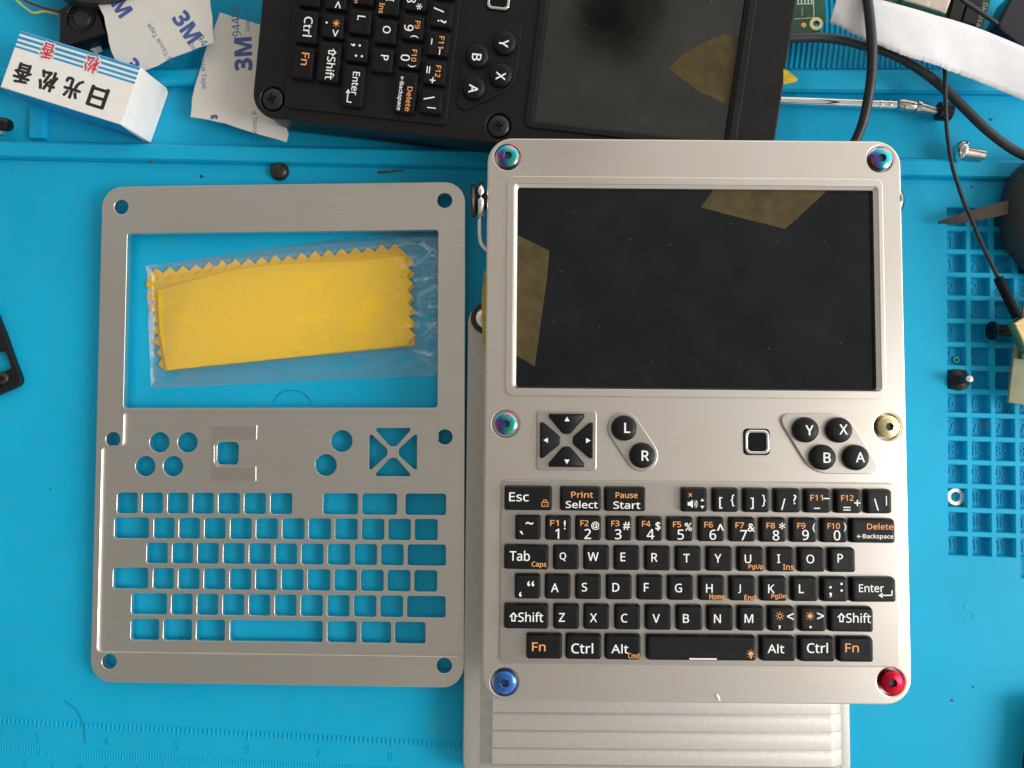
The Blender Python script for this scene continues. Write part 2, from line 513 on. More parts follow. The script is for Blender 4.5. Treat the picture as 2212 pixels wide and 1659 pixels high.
_tc = {}
def sans(s, heavy=False):
    """plain sans letters and figures (heavy: bold ones)"""
    U, L, D = (0x1D5D4, 0x1D5EE, 0x1D7EC) if heavy else (0x1D5A0, 0x1D5BA, 0x1D7E2)
    return ''.join(chr(U + ord(c) - 65) if 'A' <= c <= 'Z' else chr(L + ord(c) - 97) if 'a' <= c <= 'z' else chr(D + ord(c) - 48) if '0' <= c <= '9' else c for c in s)
def text_mesh(s, bold=0.0, ext=.03):
    """letters as a flat mesh with em size 1, centred on its own box"""
    key = (s, bold)
    if key in _tc: return _tc[key]
    cu = bpy.data.curves.new('letters', 'FONT'); cu.body = sans(s, bold > .05 and s[0] == '3'); cu.size = 1; cu.offset = 0; cu.resolution_u = 3
    cu.fill_mode = 'FRONT'
    o = bpy.data.objects.new('letters', cu); C.objects.link(o)
    bpy.context.view_layer.update()
    me = bpy.data.meshes.new_from_object(o.evaluated_get(bpy.context.evaluated_depsgraph_get()))
    bpy.data.objects.remove(o)
    if len(me.vertices):
        xs = [v.co.x for v in me.vertices]; ys = [v.co.y for v in me.vertices]
        cx, cy = (min(xs) + max(xs)) / 2, (min(ys) + max(ys)) / 2
        for v in me.vertices: v.co.x -= cx; v.co.y -= cy
        _tc[key] = (me, max(xs) - min(xs), max(ys) - min(ys))
    else: _tc[key] = (me, 1, 1)
    return _tc[key]

CAPH = text_mesh('H')[2]
def put_text(mb, s, x, y, z, h=None, w=None, rot=0.0, bold=.012, cap=None, fat=0.0):
    """h = height of the letters' own box, or cap = height of a capital; w squeezes to a width"""
    me, tw, th = text_mesh(s, bold)
    sy = (cap / CAPH) if cap else h / th
    sx = (w / tw) if w else sy
    c, sn = math.cos(rot), math.sin(rot)
    passes = ((0, 0),) if not fat else ((-fat, 0), (fat, 0), (0, -fat * .7), (0, fat * .7))
    for i, (ox, oy) in enumerate(passes):
        mb.mesh(me, fn=lambda v: (x + ox + v.x * sx * c - v.y * sy * sn, y + oy + v.x * sx * sn + v.y * sy * c, z + .004 * i))

def tag(o, label, cat, group=None, kind=None):
    o['label'] = label; o['category'] = cat
    if group: o['group'] = group
    if kind: o['kind'] = kind
    return o

def thing(name, label, cat, frame=None, loc=(0, 0, 0), rz=0, group=None):
    o = bpy.data.objects.new(name, None); C.objects.link(o)
    if frame is not None: o.matrix_world = frame.matrix()
    else:
        o.location = Vector(loc) * K; o.rotation_euler = (0, 0, rz)
    o.empty_display_size = .5
    return tag(o, label, cat, group)

def outl(pts, z, conv=None):
    r = []
    for x, y in pts:
        u, v = conv(x, y) if conv else (x, y)
        p = P(u, v, z); r.append((p.x, p.y))
    return r

# ================================================================== THE MAT
MF = Frame(0, 0, -.028, (0, 0, 0))
def build_mat():
    mb = MB()
    lines = [(346, 394, 0), (343, 391.5, -.5), (341, 390, -.3), (339.5, 386.5, 1.6), (335, 382, 2.6), (309, 352, 2.6), (305, 348, 2.0), (303.5, 346, -2.5),
             (184, 208, -2.5), (181.5, 204, .8), (176, 196, 2.2), (168, 184, 2.9), (151, 157, 2.9), (148, 154, 2.2), (146.5, 151.5, -2.5), (-420, -420, -2.5)]
    pts = []
    for vl, vr, z in lines:
        a = P(0, vl, z); b = P(2212, vr, z); d = (b - a)
        pts.append([a + d * (-.35 + 1.7 * k / 20) for k in range(21)])
    for i in range(len(pts) - 1):
        n = 21
        mb.add(pts[i] + pts[i + 1], [[k, k + 1, n + k + 1, n + k] for k in range(n - 1)])
    # numbered cells
    x0 = MF.loc(*za(435, 620))[0]; xp = (MF.loc(*zb(733, 1400))[0] - MF.loc(*zb(400, 1400))[0]) / 2
    yt = MF.loc(2066, 345.6 + .2777 * 366)[1]; yb = MF.loc(2071, 748.8 + .3124 * 1449)[1]
    yp = (yt - yb + 1.25) / 15; cw = xp - 1.25; ch = yp - 1.25
    ncol = 8
    xr = x0 + ncol * xp
    def W(x, y, z=0): return MF.world(x, y, z)
    # sheet round the cells
    wl = lines[0]; a = P(0, wl[0], 0); b = P(2212, wl[1], 0); d = b - a
    A0, B0 = a - d * .35, a + d * 1.35
    xs_l, xs_r = -360, 420
    mb.add([W(xs_l, yt), W(xs_r, yt), B0, A0], [[0, 1, 2, 3]])
    mb.add([W(xs_l, yb), W(x0, yb), W(x0, yt), W(xs_l, yt)], [[0, 1, 2, 3]])
    mb.add([W(xr, yb), W(xs_r, yb), W(xs_r, yt), W(xr, yt)], [[0, 1, 2, 3]])
    extra_y = yb - yp - .3
    xc4 = x0 + 3 * xp
    mb.add([W(xs_l, extra_y), W(xc4, extra_y), W(xc4, yb), W(xs_l, yb)], [[0, 1, 2, 3]])
    mb.add([W(xs_l, -230), W(xs_r, -230), W(xs_r, extra_y), W(xs_l, extra_y)], [[0, 1, 2, 3]])
    def cell(xa, ya, xb, yb_, xe, ye):
        """one sunk cell between (xa, yb_) and (xb, ya) with wall strips to (xe, ye)"""
        def ring(i, z): return [W(xa + i, yb_ + i, z), W(xb - i, yb_ + i, z), W(xb - i, ya - i, z), W(xa + i, ya - i, z)]
        loops = [ring(0, 0), ring(.18, -.12), ring(.3, -.5), ring(.40, -2.8), ring(.6, -3.0)]
        mb.loft([l for l in loops], False, True)
        mb.add([W(xb, ye), W(xe, ye), W(xe, ya), W(xb, ya)], [[0, 1, 2, 3]])
        mb.add([W(xa, ye), W(xb, ye), W(xb, yb_), W(xa, yb_)], [[0, 1, 2, 3]])
    num = 3
    for r in range(15):
        for c in range(ncol):
            xa = x0 + c * xp; ya = yt - r * yp
            last = r == 14
            cell(xa, ya, xa + cw, ya - ch, xa + xp, ya - yp if not last else yb)
            if c < 4:
                put_num(mb, str(num + c), xa, ya - ch, cw, ch)
        num += 8
    for c in range(3, ncol):
        xa = x0 + c * xp
        cell(xa, yb, xa + cw, yb - ch, xa + xp, extra_y)
    cellinfo = (x0, yt, xp, yp, cw, ch)
    # ruler: raised ticks and numerals (inch scale, millimetre scale)
    A = P(0, 1550, 0); B = P(989, 1601.7, 0); dr = (B - A).normalized(); nr = Vector((-dr.y, dr.x, 0))
    def tick(base, t, ln, w=.42, h=.38, up=0):
        c = base + dr * t
        q = [c - dr * w / 2 + nr * up, c + dr * w / 2 + nr * up, c + dr * w / 2 + nr * (up - ln), c - dr * w / 2 + nr * (up - ln)]
        q2 = [c - dr * w / 5 + nr * (up - .1), c + dr * w / 5 + nr * (up - .1), c + dr * w / 5 + nr * (up - ln + .1), c - dr * w / 5 + nr * (up - ln + .1)]
        mb.loft([[(p.x, p.y, 0) for p in q[::-1]], [(p.x, p.y, h) for p in q2[::-1]]], False, True)
    P4 = P(233.4, 1566, 0); inch = (P(846, 1600, 0) - P4).length / 4
    t4 = (P4 - A).dot(dr)
    for i in range(-60, 160):
        t = t4 + i * inch / 16
        if -14 < t < 336:
            tick(A, t, 2.9 if i % 16 == 0 else (2.5 if i % 8 == 0 else 2.1))
    ang = math.atan2(dr.y, dr.x)
    for k in range(3, 13):
        q = A + dr * (t4 + (k - 4) * inch) - nr * (2.1 + 4.4)
        me_put(mb, str(k), q.x, q.y, .22, 2.7, ang)
    A2 = P(0, 1611, 0)
    mmv = inch / 25.4
    for i in range(-10, 340):
        t = i * mmv
        c = A2 + dr * t
        ln = 3.4 if i % 10 == 0 else (2.6 if i % 5 == 0 else 1.8)
        q = A2
        tick(A2, t, ln, .34, .2)
    for k, i in enumerate(range(0, 340, 10)):
        q = A2 + dr * (i * mmv) - nr * 6.2
        me_put(mb, str(k + 5), q.x, q.y, .2, 2.4, ang)
    # small relief lettering at the right
    q = P(2094, 1320, 0); me_put(mb, 'S', q.x, q.y, .09, 6.4, -.028, .02)
    # divider blocks of the upper tray
    for (ua, ub, va, vb) in ((70, 103, 186, 303),):
        o = [(p.x, p.y) for p in (P(ua, vb, -2.5), P(ub, vb, -2.5), P(ub + 2, va, -2.5), P(ua + 2, va, -2.5))]
        mb.prism(o, -2.49, -.2, .6)
    # ribbed floor of the back tray
    for k in range(34):
        u = 1690 + k * 11.5
        pth = [P(u - 18 + 9 * math.sin(j / 3), 148 - j * 22, -2.4) for j in range(0, 9)]
        mb.tube(pth, .62, 6)
    o = mb.build('work_mat', M['mat'], smooth=True, ang=40)
    tag(o, 'teal blue silicone work mat with trays, numbered cells and a ruler', 'mat', kind='structure')
    return cellinfo

def me_put(mb, s, x, y, z, h, rot, bold=.0):
    me, tw, th = text_mesh(s, bold)
    k = h / th; c, sn = math.cos(rot), math.sin(rot)
    top = [(x + (v.co.x * c - v.co.y * sn) * k, y + (v.co.x * sn + v.co.y * c) * k, z) for v in me.vertices]
    raise_flat(mb, me, top, 0.0)

def raise_flat(mb, me, top, zb_):
    n = len(top)
    # outline edges get a wall down to the floor
    cnt = {}
    for p in me.polygons:
        vs_ = list(p.vertices)
        for i in range(len(vs_)):
            e = (vs_[i], vs_[(i + 1) % len(vs_)])
            cnt[tuple(sorted(e))] = cnt.get(tuple(sorted(e)), []) + [e]
    faces = [list(p.vertices) for p in me.polygons]
    low = [(x, y, zb_ - .01) for x, y, z in top]
    for k, l in cnt.items():
        if len(l) == 1:
            a, b = l[0]; faces.append([a, n + a, n + b, b])
    mb.add(top + low, faces)

def put_num(mb, s, xa, yb_, cw, ch):
    me, tw, th = text_mesh(s, .0)
    k = 3.7 / th
    w = min(k * tw, cw - 3.0); kx = w / tw
    top = []
    for v in me.vertices:
        p = MF.world(xa + 2.0 + kx * tw / 2 + v.co.x * kx, yb_ + ch * .52 + v.co.y * k, -2.68)
        top.append((p.x, p.y, p.z))
    raise_flat(mb, me, top, -3.0)

cellinfo = build_mat()

# ================================================================== HANDHELD COMPUTERS
KEY_H, PAD = 3.5, .95
ROWS = [  # bottom edge, list of (name, left edge or None, right edge) on the top faces
    (578, 592, [('esc', 152, 384), ('print', 432, 629), ('pause', 655, 854), ('vol', None, 1163), ('[', None, 1319), (']', None, 1473),
                ('/', None, 1628), ('-', None, 1780), ('=', None, 1932), ('\\', None, 2085)]),
    (725, 741, [('`', None, 327), ('1', None, 479), ('2', None, 630), ('3', None, 783), ('4', None, 937), ('5', None, 1091), ('6', None, 1247),
                ('7', None, 1403), ('8', None, 1556), ('9', None, 1710), ('0', None, 1863), ('back', 1888, 2101)]),
    (874, 888, [('tab', 150, 366), ('Q', None, 518), ('W', None, 671), ('E', None, 824), ('R', None, 978), ('T', None, 1133), ('Y', None, 1289),
                ('U', None, 1445), ('I', None, 1598), ('O', None, 1750), ('P', None, 1903)]),
    (1024, 1034, [("'", None, 325), ('A', None, 477), ('S', None, 630), ('D', None, 785), ('F', None, 940), ('G', None, 1094), ('H', None, 1250),
                  ('J', None, 1405), ('K', None, 1560), ('L', None, 1715), (';', None, 1865), ('enter', 1890, 2106)]),
    (1175, 1183, [('shift', 150, 365), ('Z', None, 520), ('X', None, 672), ('C', None, 828), ('V', None, 982), ('B', None, 1138), ('N', None, 1293),
                  ('M', None, 1447), (',', None, 1600), ('.', None, 1755), ('shift2', 1782, 1993)]),
    (1328, 1331, [('fn', 262, 434), ('ctrl', 460, 631), ('alt', 657, 829), ('space', 865, 1406), ('alt2', 1436, 1603), ('ctrl2', 1630, 1800), ('fn2', 1826, 1993)]),
]
WHT, ORG = 0, 1
LEG = {  # what is printed: (text, ink, centre x, centre y, box height or 0, width or 0) in the same picture units
    'esc': [('Esc', 0, 221, 511, 44, 98)],
    'print': [('Print', 1, 537, 500, 30, 110), ('Select', 0, 535, 549, 36, 160)],
    'pause': [('Pause', 1, 759, 502, 28, 110), ('Start', 0, 760, 552, 36, 135)],
    '[': [('[', 0, 1229, 541, 56, 0), ('{', 0, 1288, 529, 58, 0)], ']': [(']', 0, 1387, 543, 56, 0), ('}', 0, 1446, 529, 58, 0)],
    '/': [('/', 0, 1542, 548, 56, 0), ('?', 0, 1600, 524, 48, 0)],
    '-': [('F11', 1, 1708, 515, 28, 62), ('-', 0, 1758, 519, 5, 32), ('-', 0, 1710, 568, 5, 30)],
    '=': [('F12', 1, 1862, 516, 28, 62), ('+', 0, 1912, 541, 30, 0), ('=', 0, 1860, 570, 18, 36)],
    '\\': [('\\', 0, 2007, 549, 58, 0), ('|', 0, 2057, 530, 48, 0)],
    '`': [('~', 0, 274, 643, 13, 38), ('`', 0, 233, 690, 16, 0)],
    '1': [('F1', 1, 398, 641, 28, 42), ('1', 0, 412, 695, 50, 0), ('!', 0, 450, 651, 44, 0)],
    '2': [('F2', 1, 549, 642, 28, 40), ('2', 0, 565, 696, 50, 0), ('@', 0, 603, 655, 40, 0)],
    '3': [('F3', 1, 703, 643, 28, 40), ('3', 0, 717, 697, 50, 0), ('#', 0, 759, 655, 40, 0)],
    '4': [('F4', 1, 858, 645, 28, 42), ('4', 0, 879, 697, 50, 0), ('$', 0, 916, 658, 44, 0)],
    '5': [('F5', 1, 1012, 648, 28, 40), ('5', 0, 1030, 699, 50, 0), ('%', 0, 1068, 660, 40, 0)],
    '6': [('F6', 1, 1169, 650, 28, 42), ('6', 0, 1190, 700, 50, 0), ('^', 0, 1228, 663, 32, 0)],
    '7': [('F7', 1, 1325, 653, 28, 42), ('7', 0, 1344, 702, 50, 0), ('&', 0, 1382, 664, 40, 0)],
    '8': [('F8', 1, 1479, 654, 28, 42), ('8', 0, 1505, 703, 50, 0), ('*', 0, 1536, 656, 34, 0)],
    '9': [('F9', 1, 1632, 655, 28, 40), ('9', 0, 1653, 701, 50, 0), ('(', 0, 1695, 665, 44, 0)],
    '0': [('F10', 1, 1794, 656, 28, 62), ('0', 0, 1811, 703, 50, 0), (')', 0, 1850, 662, 44, 0)],
    'back': [('Delete', 1, 2026, 659, 30, 130), ('\u2190Backspace', 0, 2001, 711, 28, 182)],
    'tab': [('Tab', 0, 226, 805, 50, 100), ('Caps', 1, 322, 850, 32, 72)],
    "'": [('\u201c', 0, 280, 944, 26, 34), ('\u2018', 0, 228, 997, 24, 0)],
    ';': [(';', 0, 1778, 985, 56, 0), (':', 0, 1833, 962, 44, 0)],
    'enter': [('Enter', 0, 1982, 967, 38, 124)],
    'shift': [('Shift', 0, 280, 1111, 48, 124)], 'shift2': [('Shift', 0, 1918, 1115, 48, 122)],
    ',': [('<', 0, 1577, 1108, 34, 0), (',', 0, 1523, 1163, 20, 0)], '.': [('>', 0, 1728, 1106, 34, 0), ('.', 0, 1678, 1161, 11, 0)],
    'fn': [('Fn', 1, 320, 1260, 42, 66)], 'fn2': [('Fn', 1, 1886, 1264, 42, 66)],
    'ctrl': [('Ctrl', 0, 537, 1268, 50, 108)], 'ctrl2': [('Ctrl', 0, 1712, 1265, 50, 104)],
    'alt': [('Alt', 0, 726, 1270, 44, 84), ('Cmd', 1, 795, 1304, 26, 54)], 'alt2': [('Alt', 0, 1505, 1269, 44, 82)],
}
SMALL = {'U': ('PgUp', 1405, 862), 'I': ('Ins', 1568, 862), 'H': ('Home', 1210, 1010), 'J': ('End', 1375, 1014), 'K': ('PgDn', 1520, 1010)}
LETTERS = {'Q': (440, 810), 'W': (593, 810), 'E': (741, 811), 'R': (898, 813), 'T': (1058, 817), 'Y': (1215, 818), 'U': (1365, 820), 'I': (1519, 820),
           'O': (1677, 822), 'P': (1826, 818), 'A': (400, 965), 'S': (548, 962), 'D': (705, 963), 'F': (858, 963), 'G': (1018, 966), 'H': (1172, 968),
           'J': (1323, 970), 'K': (1482, 970), 'L': (1632, 970), 'Z': (435, 1113), 'X': (593, 1115), 'C': (747, 1117), 'V': (907, 1118), 'B': (1056, 1118),
           'N': (1213, 1119), 'M': (1370, 1119)}
MAINF = Frame(-.0001, .0467, -.0089, (45.7, 4.04, 29.42))
def ml(x, y, z=0.0): return MAINF.loc(*zm(x, y), z)
def sl(x, y, z=0.0): return MAINF.loc(*zs(x, y), z)
Z2MM = .0609

KEYS = []
for yl, yr, ks in ROWS:
    xa = ks[0][2]; xb = ks[-1][2]
    yb_ = (ml(xa, yl, KEY_H)[1] + ml(xb, yr, KEY_H)[1]) / 2
    for nm, l, r_ in ks:
        yy = yl + (yr - yl) * (r_ - xa) / max(1, xb - xa)
        x1 = ml(r_, yy, KEY_H)[0]
        x0 = ml(l, yy, KEY_H)[0] if l else x1 - 7.42
        KEYS.append((nm, x0, yb_, x1, yb_ + 7.0))

def arrow_up(mb, x, y, z, w, h):
    o = [(0, .5), (.5, 0), (.24, 0), (.24, -.5), (-.24, -.5), (-.24, 0), (-.5, 0)]
    i = [(0, .26), (.22, .10), (.12, .10), (.12, -.36), (-.12, -.36), (-.12, .10), (-.22, .10)]
    n = 7; v = [(x + a * w, y + b * h, z) for a, b in o] + [(x + a * w, y + b * h, z) for a, b in i]
    mb.add(v, [[k, n + k, n + (k + 1) % n, (k + 1) % n] for k in range(n)])

def poly(mb, pts, z): mb.add([(x, y, z) for x, y in ccw(pts)], [list(range(len(pts)))])
def ringp(mb, cx, cy, r0, r1, z, n=16):
    v = [(x, y, z) for x, y in circle(cx, cy, r1, n)] + [(x, y, z) for x, y in circle(cx, cy, r0, n)]
    mb.add(v, [[k, (k + 1) % n, n + (k + 1) % n, n + k] for k in range(n)])
def bar(mb, a, b, w, z):
    a, b = Vector(a), Vector(b); d = (b - a).normalized(); n = Vector((-d.y, d.x)) * w / 2
    poly(mb, [(a + n)[:], (a - n)[:], (b - n)[:], (b + n)[:]], z)

def legend_for(nm, zt):
    mb = MB(); ink = (M['white_ink'], M['orange_ink']); parts = [mb]
    def T(s, k, x, y, h, w, bold=.014):
        px_, py_ = ml(x, y, KEY_H)
        mb = MB(); parts.append(mb); mb.use(ink[k]); put_text(mb, s, px_, py_, zt, h=h * Z2MM, w=(w * Z2MM if w else None), fat=(.04 if h > 24 else .025))
    if nm in LETTERS:
        T(nm, 0, *LETTERS[nm], 42, 0, .02)
        if nm == 'I':
            pass
    if nm in SMALL:
        s, x, y = SMALL[nm]; T(s, 1, x, y, 27, 74 if len(s) == 4 else 54)
    for s, k, x, y, h, w in LEG.get(nm, ()): T(s, k, x, y, h, w)
    def q(x, y): return ml(x, y, KEY_H)
    if nm in ('shift', 'shift2'):
        x, y = (194, 1110) if nm == 'shift' else (1833, 1113)
        a = q(x, y); mb.use(ink[0]); arrow_up(mb, a[0], a[1], zt, 44 * Z2MM, 46 * Z2MM)
    if nm == 'enter':
        mb.use(ink[0]); bar(mb, q(2030, 1003), q(2088, 1003), .36, zt); bar(mb, q(2085, 1004), q(2085, 978), .36, zt)
        poly(mb, [q(2016, 1003), q(2038, 990), q(2038, 1016)], zt)
    if nm == 'space':
        mb.use(ink[0]); bar(mb, q(1073, 1320), q(1210, 1321), .42, zt)
        mb.use(ink[1]); a = q(1380, 1295); poly(mb, circle(a[0], a[1], .72, 14), zt); bar(mb, q(1380, 1300), q(1380, 1318), .55, zt)
        for k in range(7):
            w = R(k * 45 - 45); bar(mb, (a[0] + .95 * math.cos(w), a[1] + .95 * math.sin(w)), (a[0] + 1.35 * math.cos(w), a[1] + 1.35 * math.sin(w)), .16, zt)
    if nm == 'esc':
        mb.use(ink[1]); a = q(351, 548); w_, h_ = .95, .62
        for e in (((-w_, -h_), (w_, -h_)), ((-w_, h_), (w_, h_)), ((-w_, -h_), (-w_, h_)), ((w_, -h_), (w_, h_)), ((0, -.15), (0, .15)),
                  ((-.55, h_), (-.55, 1.15)), ((.55, h_), (.55, 1.15)), ((-.6, 1.3), (.6, 1.3))):
            bar(mb, (a[0] + e[0][0], a[1] + e[0][1]), (a[0] + e[1][0], a[1] + e[1][1]), .2, zt)
    if nm == 'vol':
        mb.use(ink[1]); T('\u00d7', 1, 1077, 501, 18, 0)
        mb.use(ink[0])
        poly(mb, [q(1064, 537), q(1074, 537), q(1090, 525), q(1090, 566), q(1074, 554), q(1064, 554)], zt)
        for r_ in (16, 26):
            for k in range(4):
                w0, w1 = R(-45 + k * 22.5), R(-45 + (k + 1) * 22.5)
                bar(mb, q(1086 + r_ * math.cos(w0), 546 - r_ * math.sin(w0)), q(1086 + r_ * math.cos(w1), 546 - r_ * math.sin(w1)), .24, zt)
        poly(mb, [q(1128, 532), q(1147, 532), q(1137.5, 519)], zt); poly(mb, [q(1128, 556), q(1147, 556), q(1137.5, 570)], zt)
    if nm in (',', '.'):
        mb.use(ink[1]); x, y = (1524, 1106) if nm == ',' else (1676, 1106); a = q(x, y)
        if nm == ',': ringp(mb, a[0], a[1], .45, .66, zt)
        else: poly(mb, circle(a[0], a[1], .66, 16), zt)
        for k in range(8):
            w = R(k * 45); bar(mb, (a[0] + .85 * math.cos(w), a[1] + .85 * math.sin(w)), (a[0] + 1.28 * math.cos(w), a[1] + 1.28 * math.sin(w)), .2, zt)
    return [p for p in parts if p.f]

def key_cap(w, h):
    mb = MB(); loops = []
    for d, z, r in ((-.28, 0, .75), (-.26, .8, .75), (-.05, KEY_H - PAD - .55, .75), (.02, KEY_H - PAD - .28, .75), (.12, KEY_H - PAD - .09, .7), (.30, KEY_H - PAD, .6)):
        loops.append([(x, y, z) for x, y in rrect(-w / 2 + d, -h / 2 + d, w / 2 - d, h / 2 - d, r, 4)])
    # a shallow dish in the top
    loops.append([(x, y, KEY_H - PAD - .05) for x, y in rrect(-w / 2 + 1.1, -h / 2 + 1.1, w / 2 - 1.1, h / 2 - 1.1, .6, 4)])
    return mb.loft(loops)

def hexagon(r, n=6, a0=0.0): return [(r * math.cos(a0 + 2 * math.pi * k / n), r * math.sin(a0 + 2 * math.pi * k / n)) for k in range(n)]

def screw_head(parent, x, y, m, style, turn):
    """domed screw head in a round counterbore"""
    n = 36; mb = MB(); prof = []
    for k in range(9):
        a = k / 8; r = 3.45 - (3.45 - 1.55) * a
        prof.append((r, .15 + 1.35 * math.sqrt(max(0, 1 - (r / 3.9) ** 2)) - .75 * 0))
    loops = [[(3.45 * math.cos(2 * math.pi * k / n), 3.45 * math.sin(2 * math.pi * k / n), -.8) for k in range(n)]]
    for r, z in prof: loops.append([(r * math.cos(2 * math.pi * k / n), r * math.sin(2 * math.pi * k / n), z) for k in range(n)])
    zt = prof[-1][1]
    if style == 'hex':
        def hexr(r0, z):
            out = []
            for k in range(n):
                a = 2 * math.pi * k / n; b = (a - turn) % (math.pi / 3) - math.pi / 6
                rr = r0 * math.cos(math.pi / 6) / math.cos(b); out.append((rr * math.cos(a), rr * math.sin(a), z))
            return out
        loops.append(hexr(1.40, zt + .03)); loops.append(hexr(1.30, zt - .06)); loops.append(hexr(1.26, zt - 1.2))
        mb.use(m); mb.loft(loops, True, True)
        o = mb.build('screw', None, parent, loc=(x, y, 0), ang=25)
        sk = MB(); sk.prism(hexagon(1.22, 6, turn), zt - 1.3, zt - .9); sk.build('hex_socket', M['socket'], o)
    else:
        for r in (1.2, .6): loops.append([(r * math.cos(2 * math.pi * k / n), r * math.sin(2 * math.pi * k / n), zt + .08) for k in range(n)])
        mb.use(m); mb.loft(loops, True, True)
        o = mb.build('screw', None, parent, loc=(x, y, -.9), ang=25)
        s = MB()
        c, sn = math.cos(turn), math.sin(turn)
        arm, w = 1.55, .42
        pts = [(arm, w), (w, w), (w, arm), (-w, arm), (-w, w), (-arm, w), (-arm, -w), (-w, -w), (-w, -arm), (w, -arm), (w, -w), (arm, -w)]
        s.prism([(px_ * c - py_ * sn, px_ * sn + py_ * c) for px_, py_ in pts], zt - .6, zt + .12)
        s.build('cross_slot', M['gasket'], o)
    return o

def console(frame, name, label, pal, seen_only=False):
    root = thing(name, label, 'handheld computer', frame)
    W2, H2 = 66.0, 88.25
    def vis(x, y, z=0, mg=60):
        u, v = project(frame.world(x, y, z)); return (not seen_only) or (-mg < u < 2212 + mg and -mg < v < 1659 + mg)
    # front panel with screen opening and screw counterbores
    sx0, sy1 = sl(282, 260); sx1, sy0 = sl(1966, 1213)
    screws = [(-59.3, 82.0), (59.6, 82.2), (-59.6, -3.2), (61.0, -3.0), (-60.6, -82.3), (59.9, -82.0)]
    px_screws = [MAINF.loc(*p) for p in ((1097, 338.5), (1902, 343.5), (1093, 915.5), (1917.5, 922), (1090, 1473.5), (1925, 1473))]
    me = plate_mesh(rrect(-W2, -H2, W2, H2, 8.0, 10), [rrect(sx0 - .1, sy0 - .1, sx1 + .1, sy1 + .1, 1.4, 5)] + [circle(x, y, 4.15, 36) for x, y in px_screws], -3.2, 0, .55, 2)
    MB().mesh(me).build('front_panel', pal['panel'], root, ang=28)
    mb = MB()
    loops = []
    for d, z in (((1.2, -20), (.4, -19), (.25, -14), (.25, -3.3)) if seen_only else ((1.2, -7.4), (.3, -6.6), (.25, -5), (.25, -3.3))):
        loops.append([(x, y, z) for x, y in rrect(-W2 + d, -H2 + d, W2 - d, H2 - d, 8, 8)])
    mb.loft(loops).build('case', pal['case'], root)
    if not seen_only:
        MB().prism(rrect(-W2 + 3, -H2 + 3, W2 - 3, 30, 5, 6), -20, -7.4).build('rear_module', pal['case'], root)
    # raised pads: screen surround, direction pad, shoulder pair, button group, keyboard
    fx0, fy1 = sl(247, 224); fx1, fy0 = sl(1992, 1250)
    me = plate_mesh(rrect(fx0, fy0, fx1, fy1, 2.4, 6), [rrect(sx0, sy0, sx1, sy1, 1.3, 6)], -1.2, PAD, .3, 2)
    MB().mesh(me).build('screen_surround', pal['panel'], root, ang=28)
    a = ml(128, 425); b = ml(2110, 1352)
    kb_pad = (ml(122, 1345)[0] - .1, ml(1100, 1350)[1], ml(2112, 900)[0], ml(1100, 433)[1])
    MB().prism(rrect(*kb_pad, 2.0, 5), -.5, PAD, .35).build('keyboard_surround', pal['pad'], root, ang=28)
    ctr = {}
    dc = ml(459, 228, PAD)
    if vis(*dc):
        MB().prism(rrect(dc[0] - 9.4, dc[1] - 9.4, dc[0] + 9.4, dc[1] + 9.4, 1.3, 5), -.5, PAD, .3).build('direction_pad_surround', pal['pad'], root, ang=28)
    Lc, Rc = ml(750, 167, KEY_H - .5), ml(841, 304, KEY_H - .5)
    if vis(*Lc):
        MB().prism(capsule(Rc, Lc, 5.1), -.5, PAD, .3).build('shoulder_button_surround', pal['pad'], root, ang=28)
    bt = [('Y', ml(1661, 176, KEY_H - .5)), ('X', ml(1829, 177, KEY_H - .5)), ('B', ml(1746, 314, KEY_H - .5)), ('A', ml(1913, 315, KEY_H - .5))]
    pts = []
    q = [bt[0][1], bt[1][1], bt[3][1], bt[2][1]]
    cc = ccw(q); big = inset(cc, -5.15)
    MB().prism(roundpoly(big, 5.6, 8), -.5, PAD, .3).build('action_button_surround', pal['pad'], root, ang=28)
    lo = [(x, y, -1.45) for x, y in rrect(sx0 + 1.05, sy0 + .5, sx1 - 1.05, sy1 - 1.0, .6, 6)]
    hi = [(x, y, PAD - .08) for x, y in rrect(sx0 + .02, sy0 + .02, sx1 - .02, sy1 - .02, 1.3, 6)]
    md = [(x, y, -.15) for x, y in rrect(sx0 + 1.0, sy0 + .45, sx1 - 1.0, sy1 - .95, .8, 6)]
    MB().loft([hi, md, lo], False, False).build('screen_bezel', pal['panel'], root, ang=28)
    # screen
    mbs = MB(); mbs.box(sx0 - .05, sx1 + .05, sy0 - .05, sy1 + .05, -2.9, -1.5)
    mbs.build('screen', pal['screen'], root)
    # keys
    cache = {}
    for nm, x0, y0, x1, y1 in KEYS:
        w, h = x1 - x0, y1 - y0; cx, cy = (x0 + x1) / 2, (y0 + y1) / 2
        if not vis(cx, cy, 3, 160): continue
        kk = (round(w, 1), round(h, 1))
        if kk in cache:
            o = cache[kk].copy(); C.objects.link(o); o.parent = root; o.location = (cx * K, cy * K, PAD * K)
        else:
            o = key_cap(w, h).build('key', M['key'], root, loc=(cx, cy, PAD)); cache[kk] = o
        o.rotation_euler = (random.gauss(0, .008), random.gauss(0, .008), random.gauss(0, .004))
        for lg in legend_for(nm, KEY_H + .012):
            lg.v = [(x - cx, y - cy, z - PAD) for x, y, z in lg.v]
            lg.build('legend', None, o, smooth=False)
    # direction buttons with arrow marks
    base = roundpoly([(-5.6, 8.3), (5.6, 8.3), (5.6, 7.2), (1.1, 1.9), (-1.1, 1.9), (-5.6, 7.2)], .8, 3)
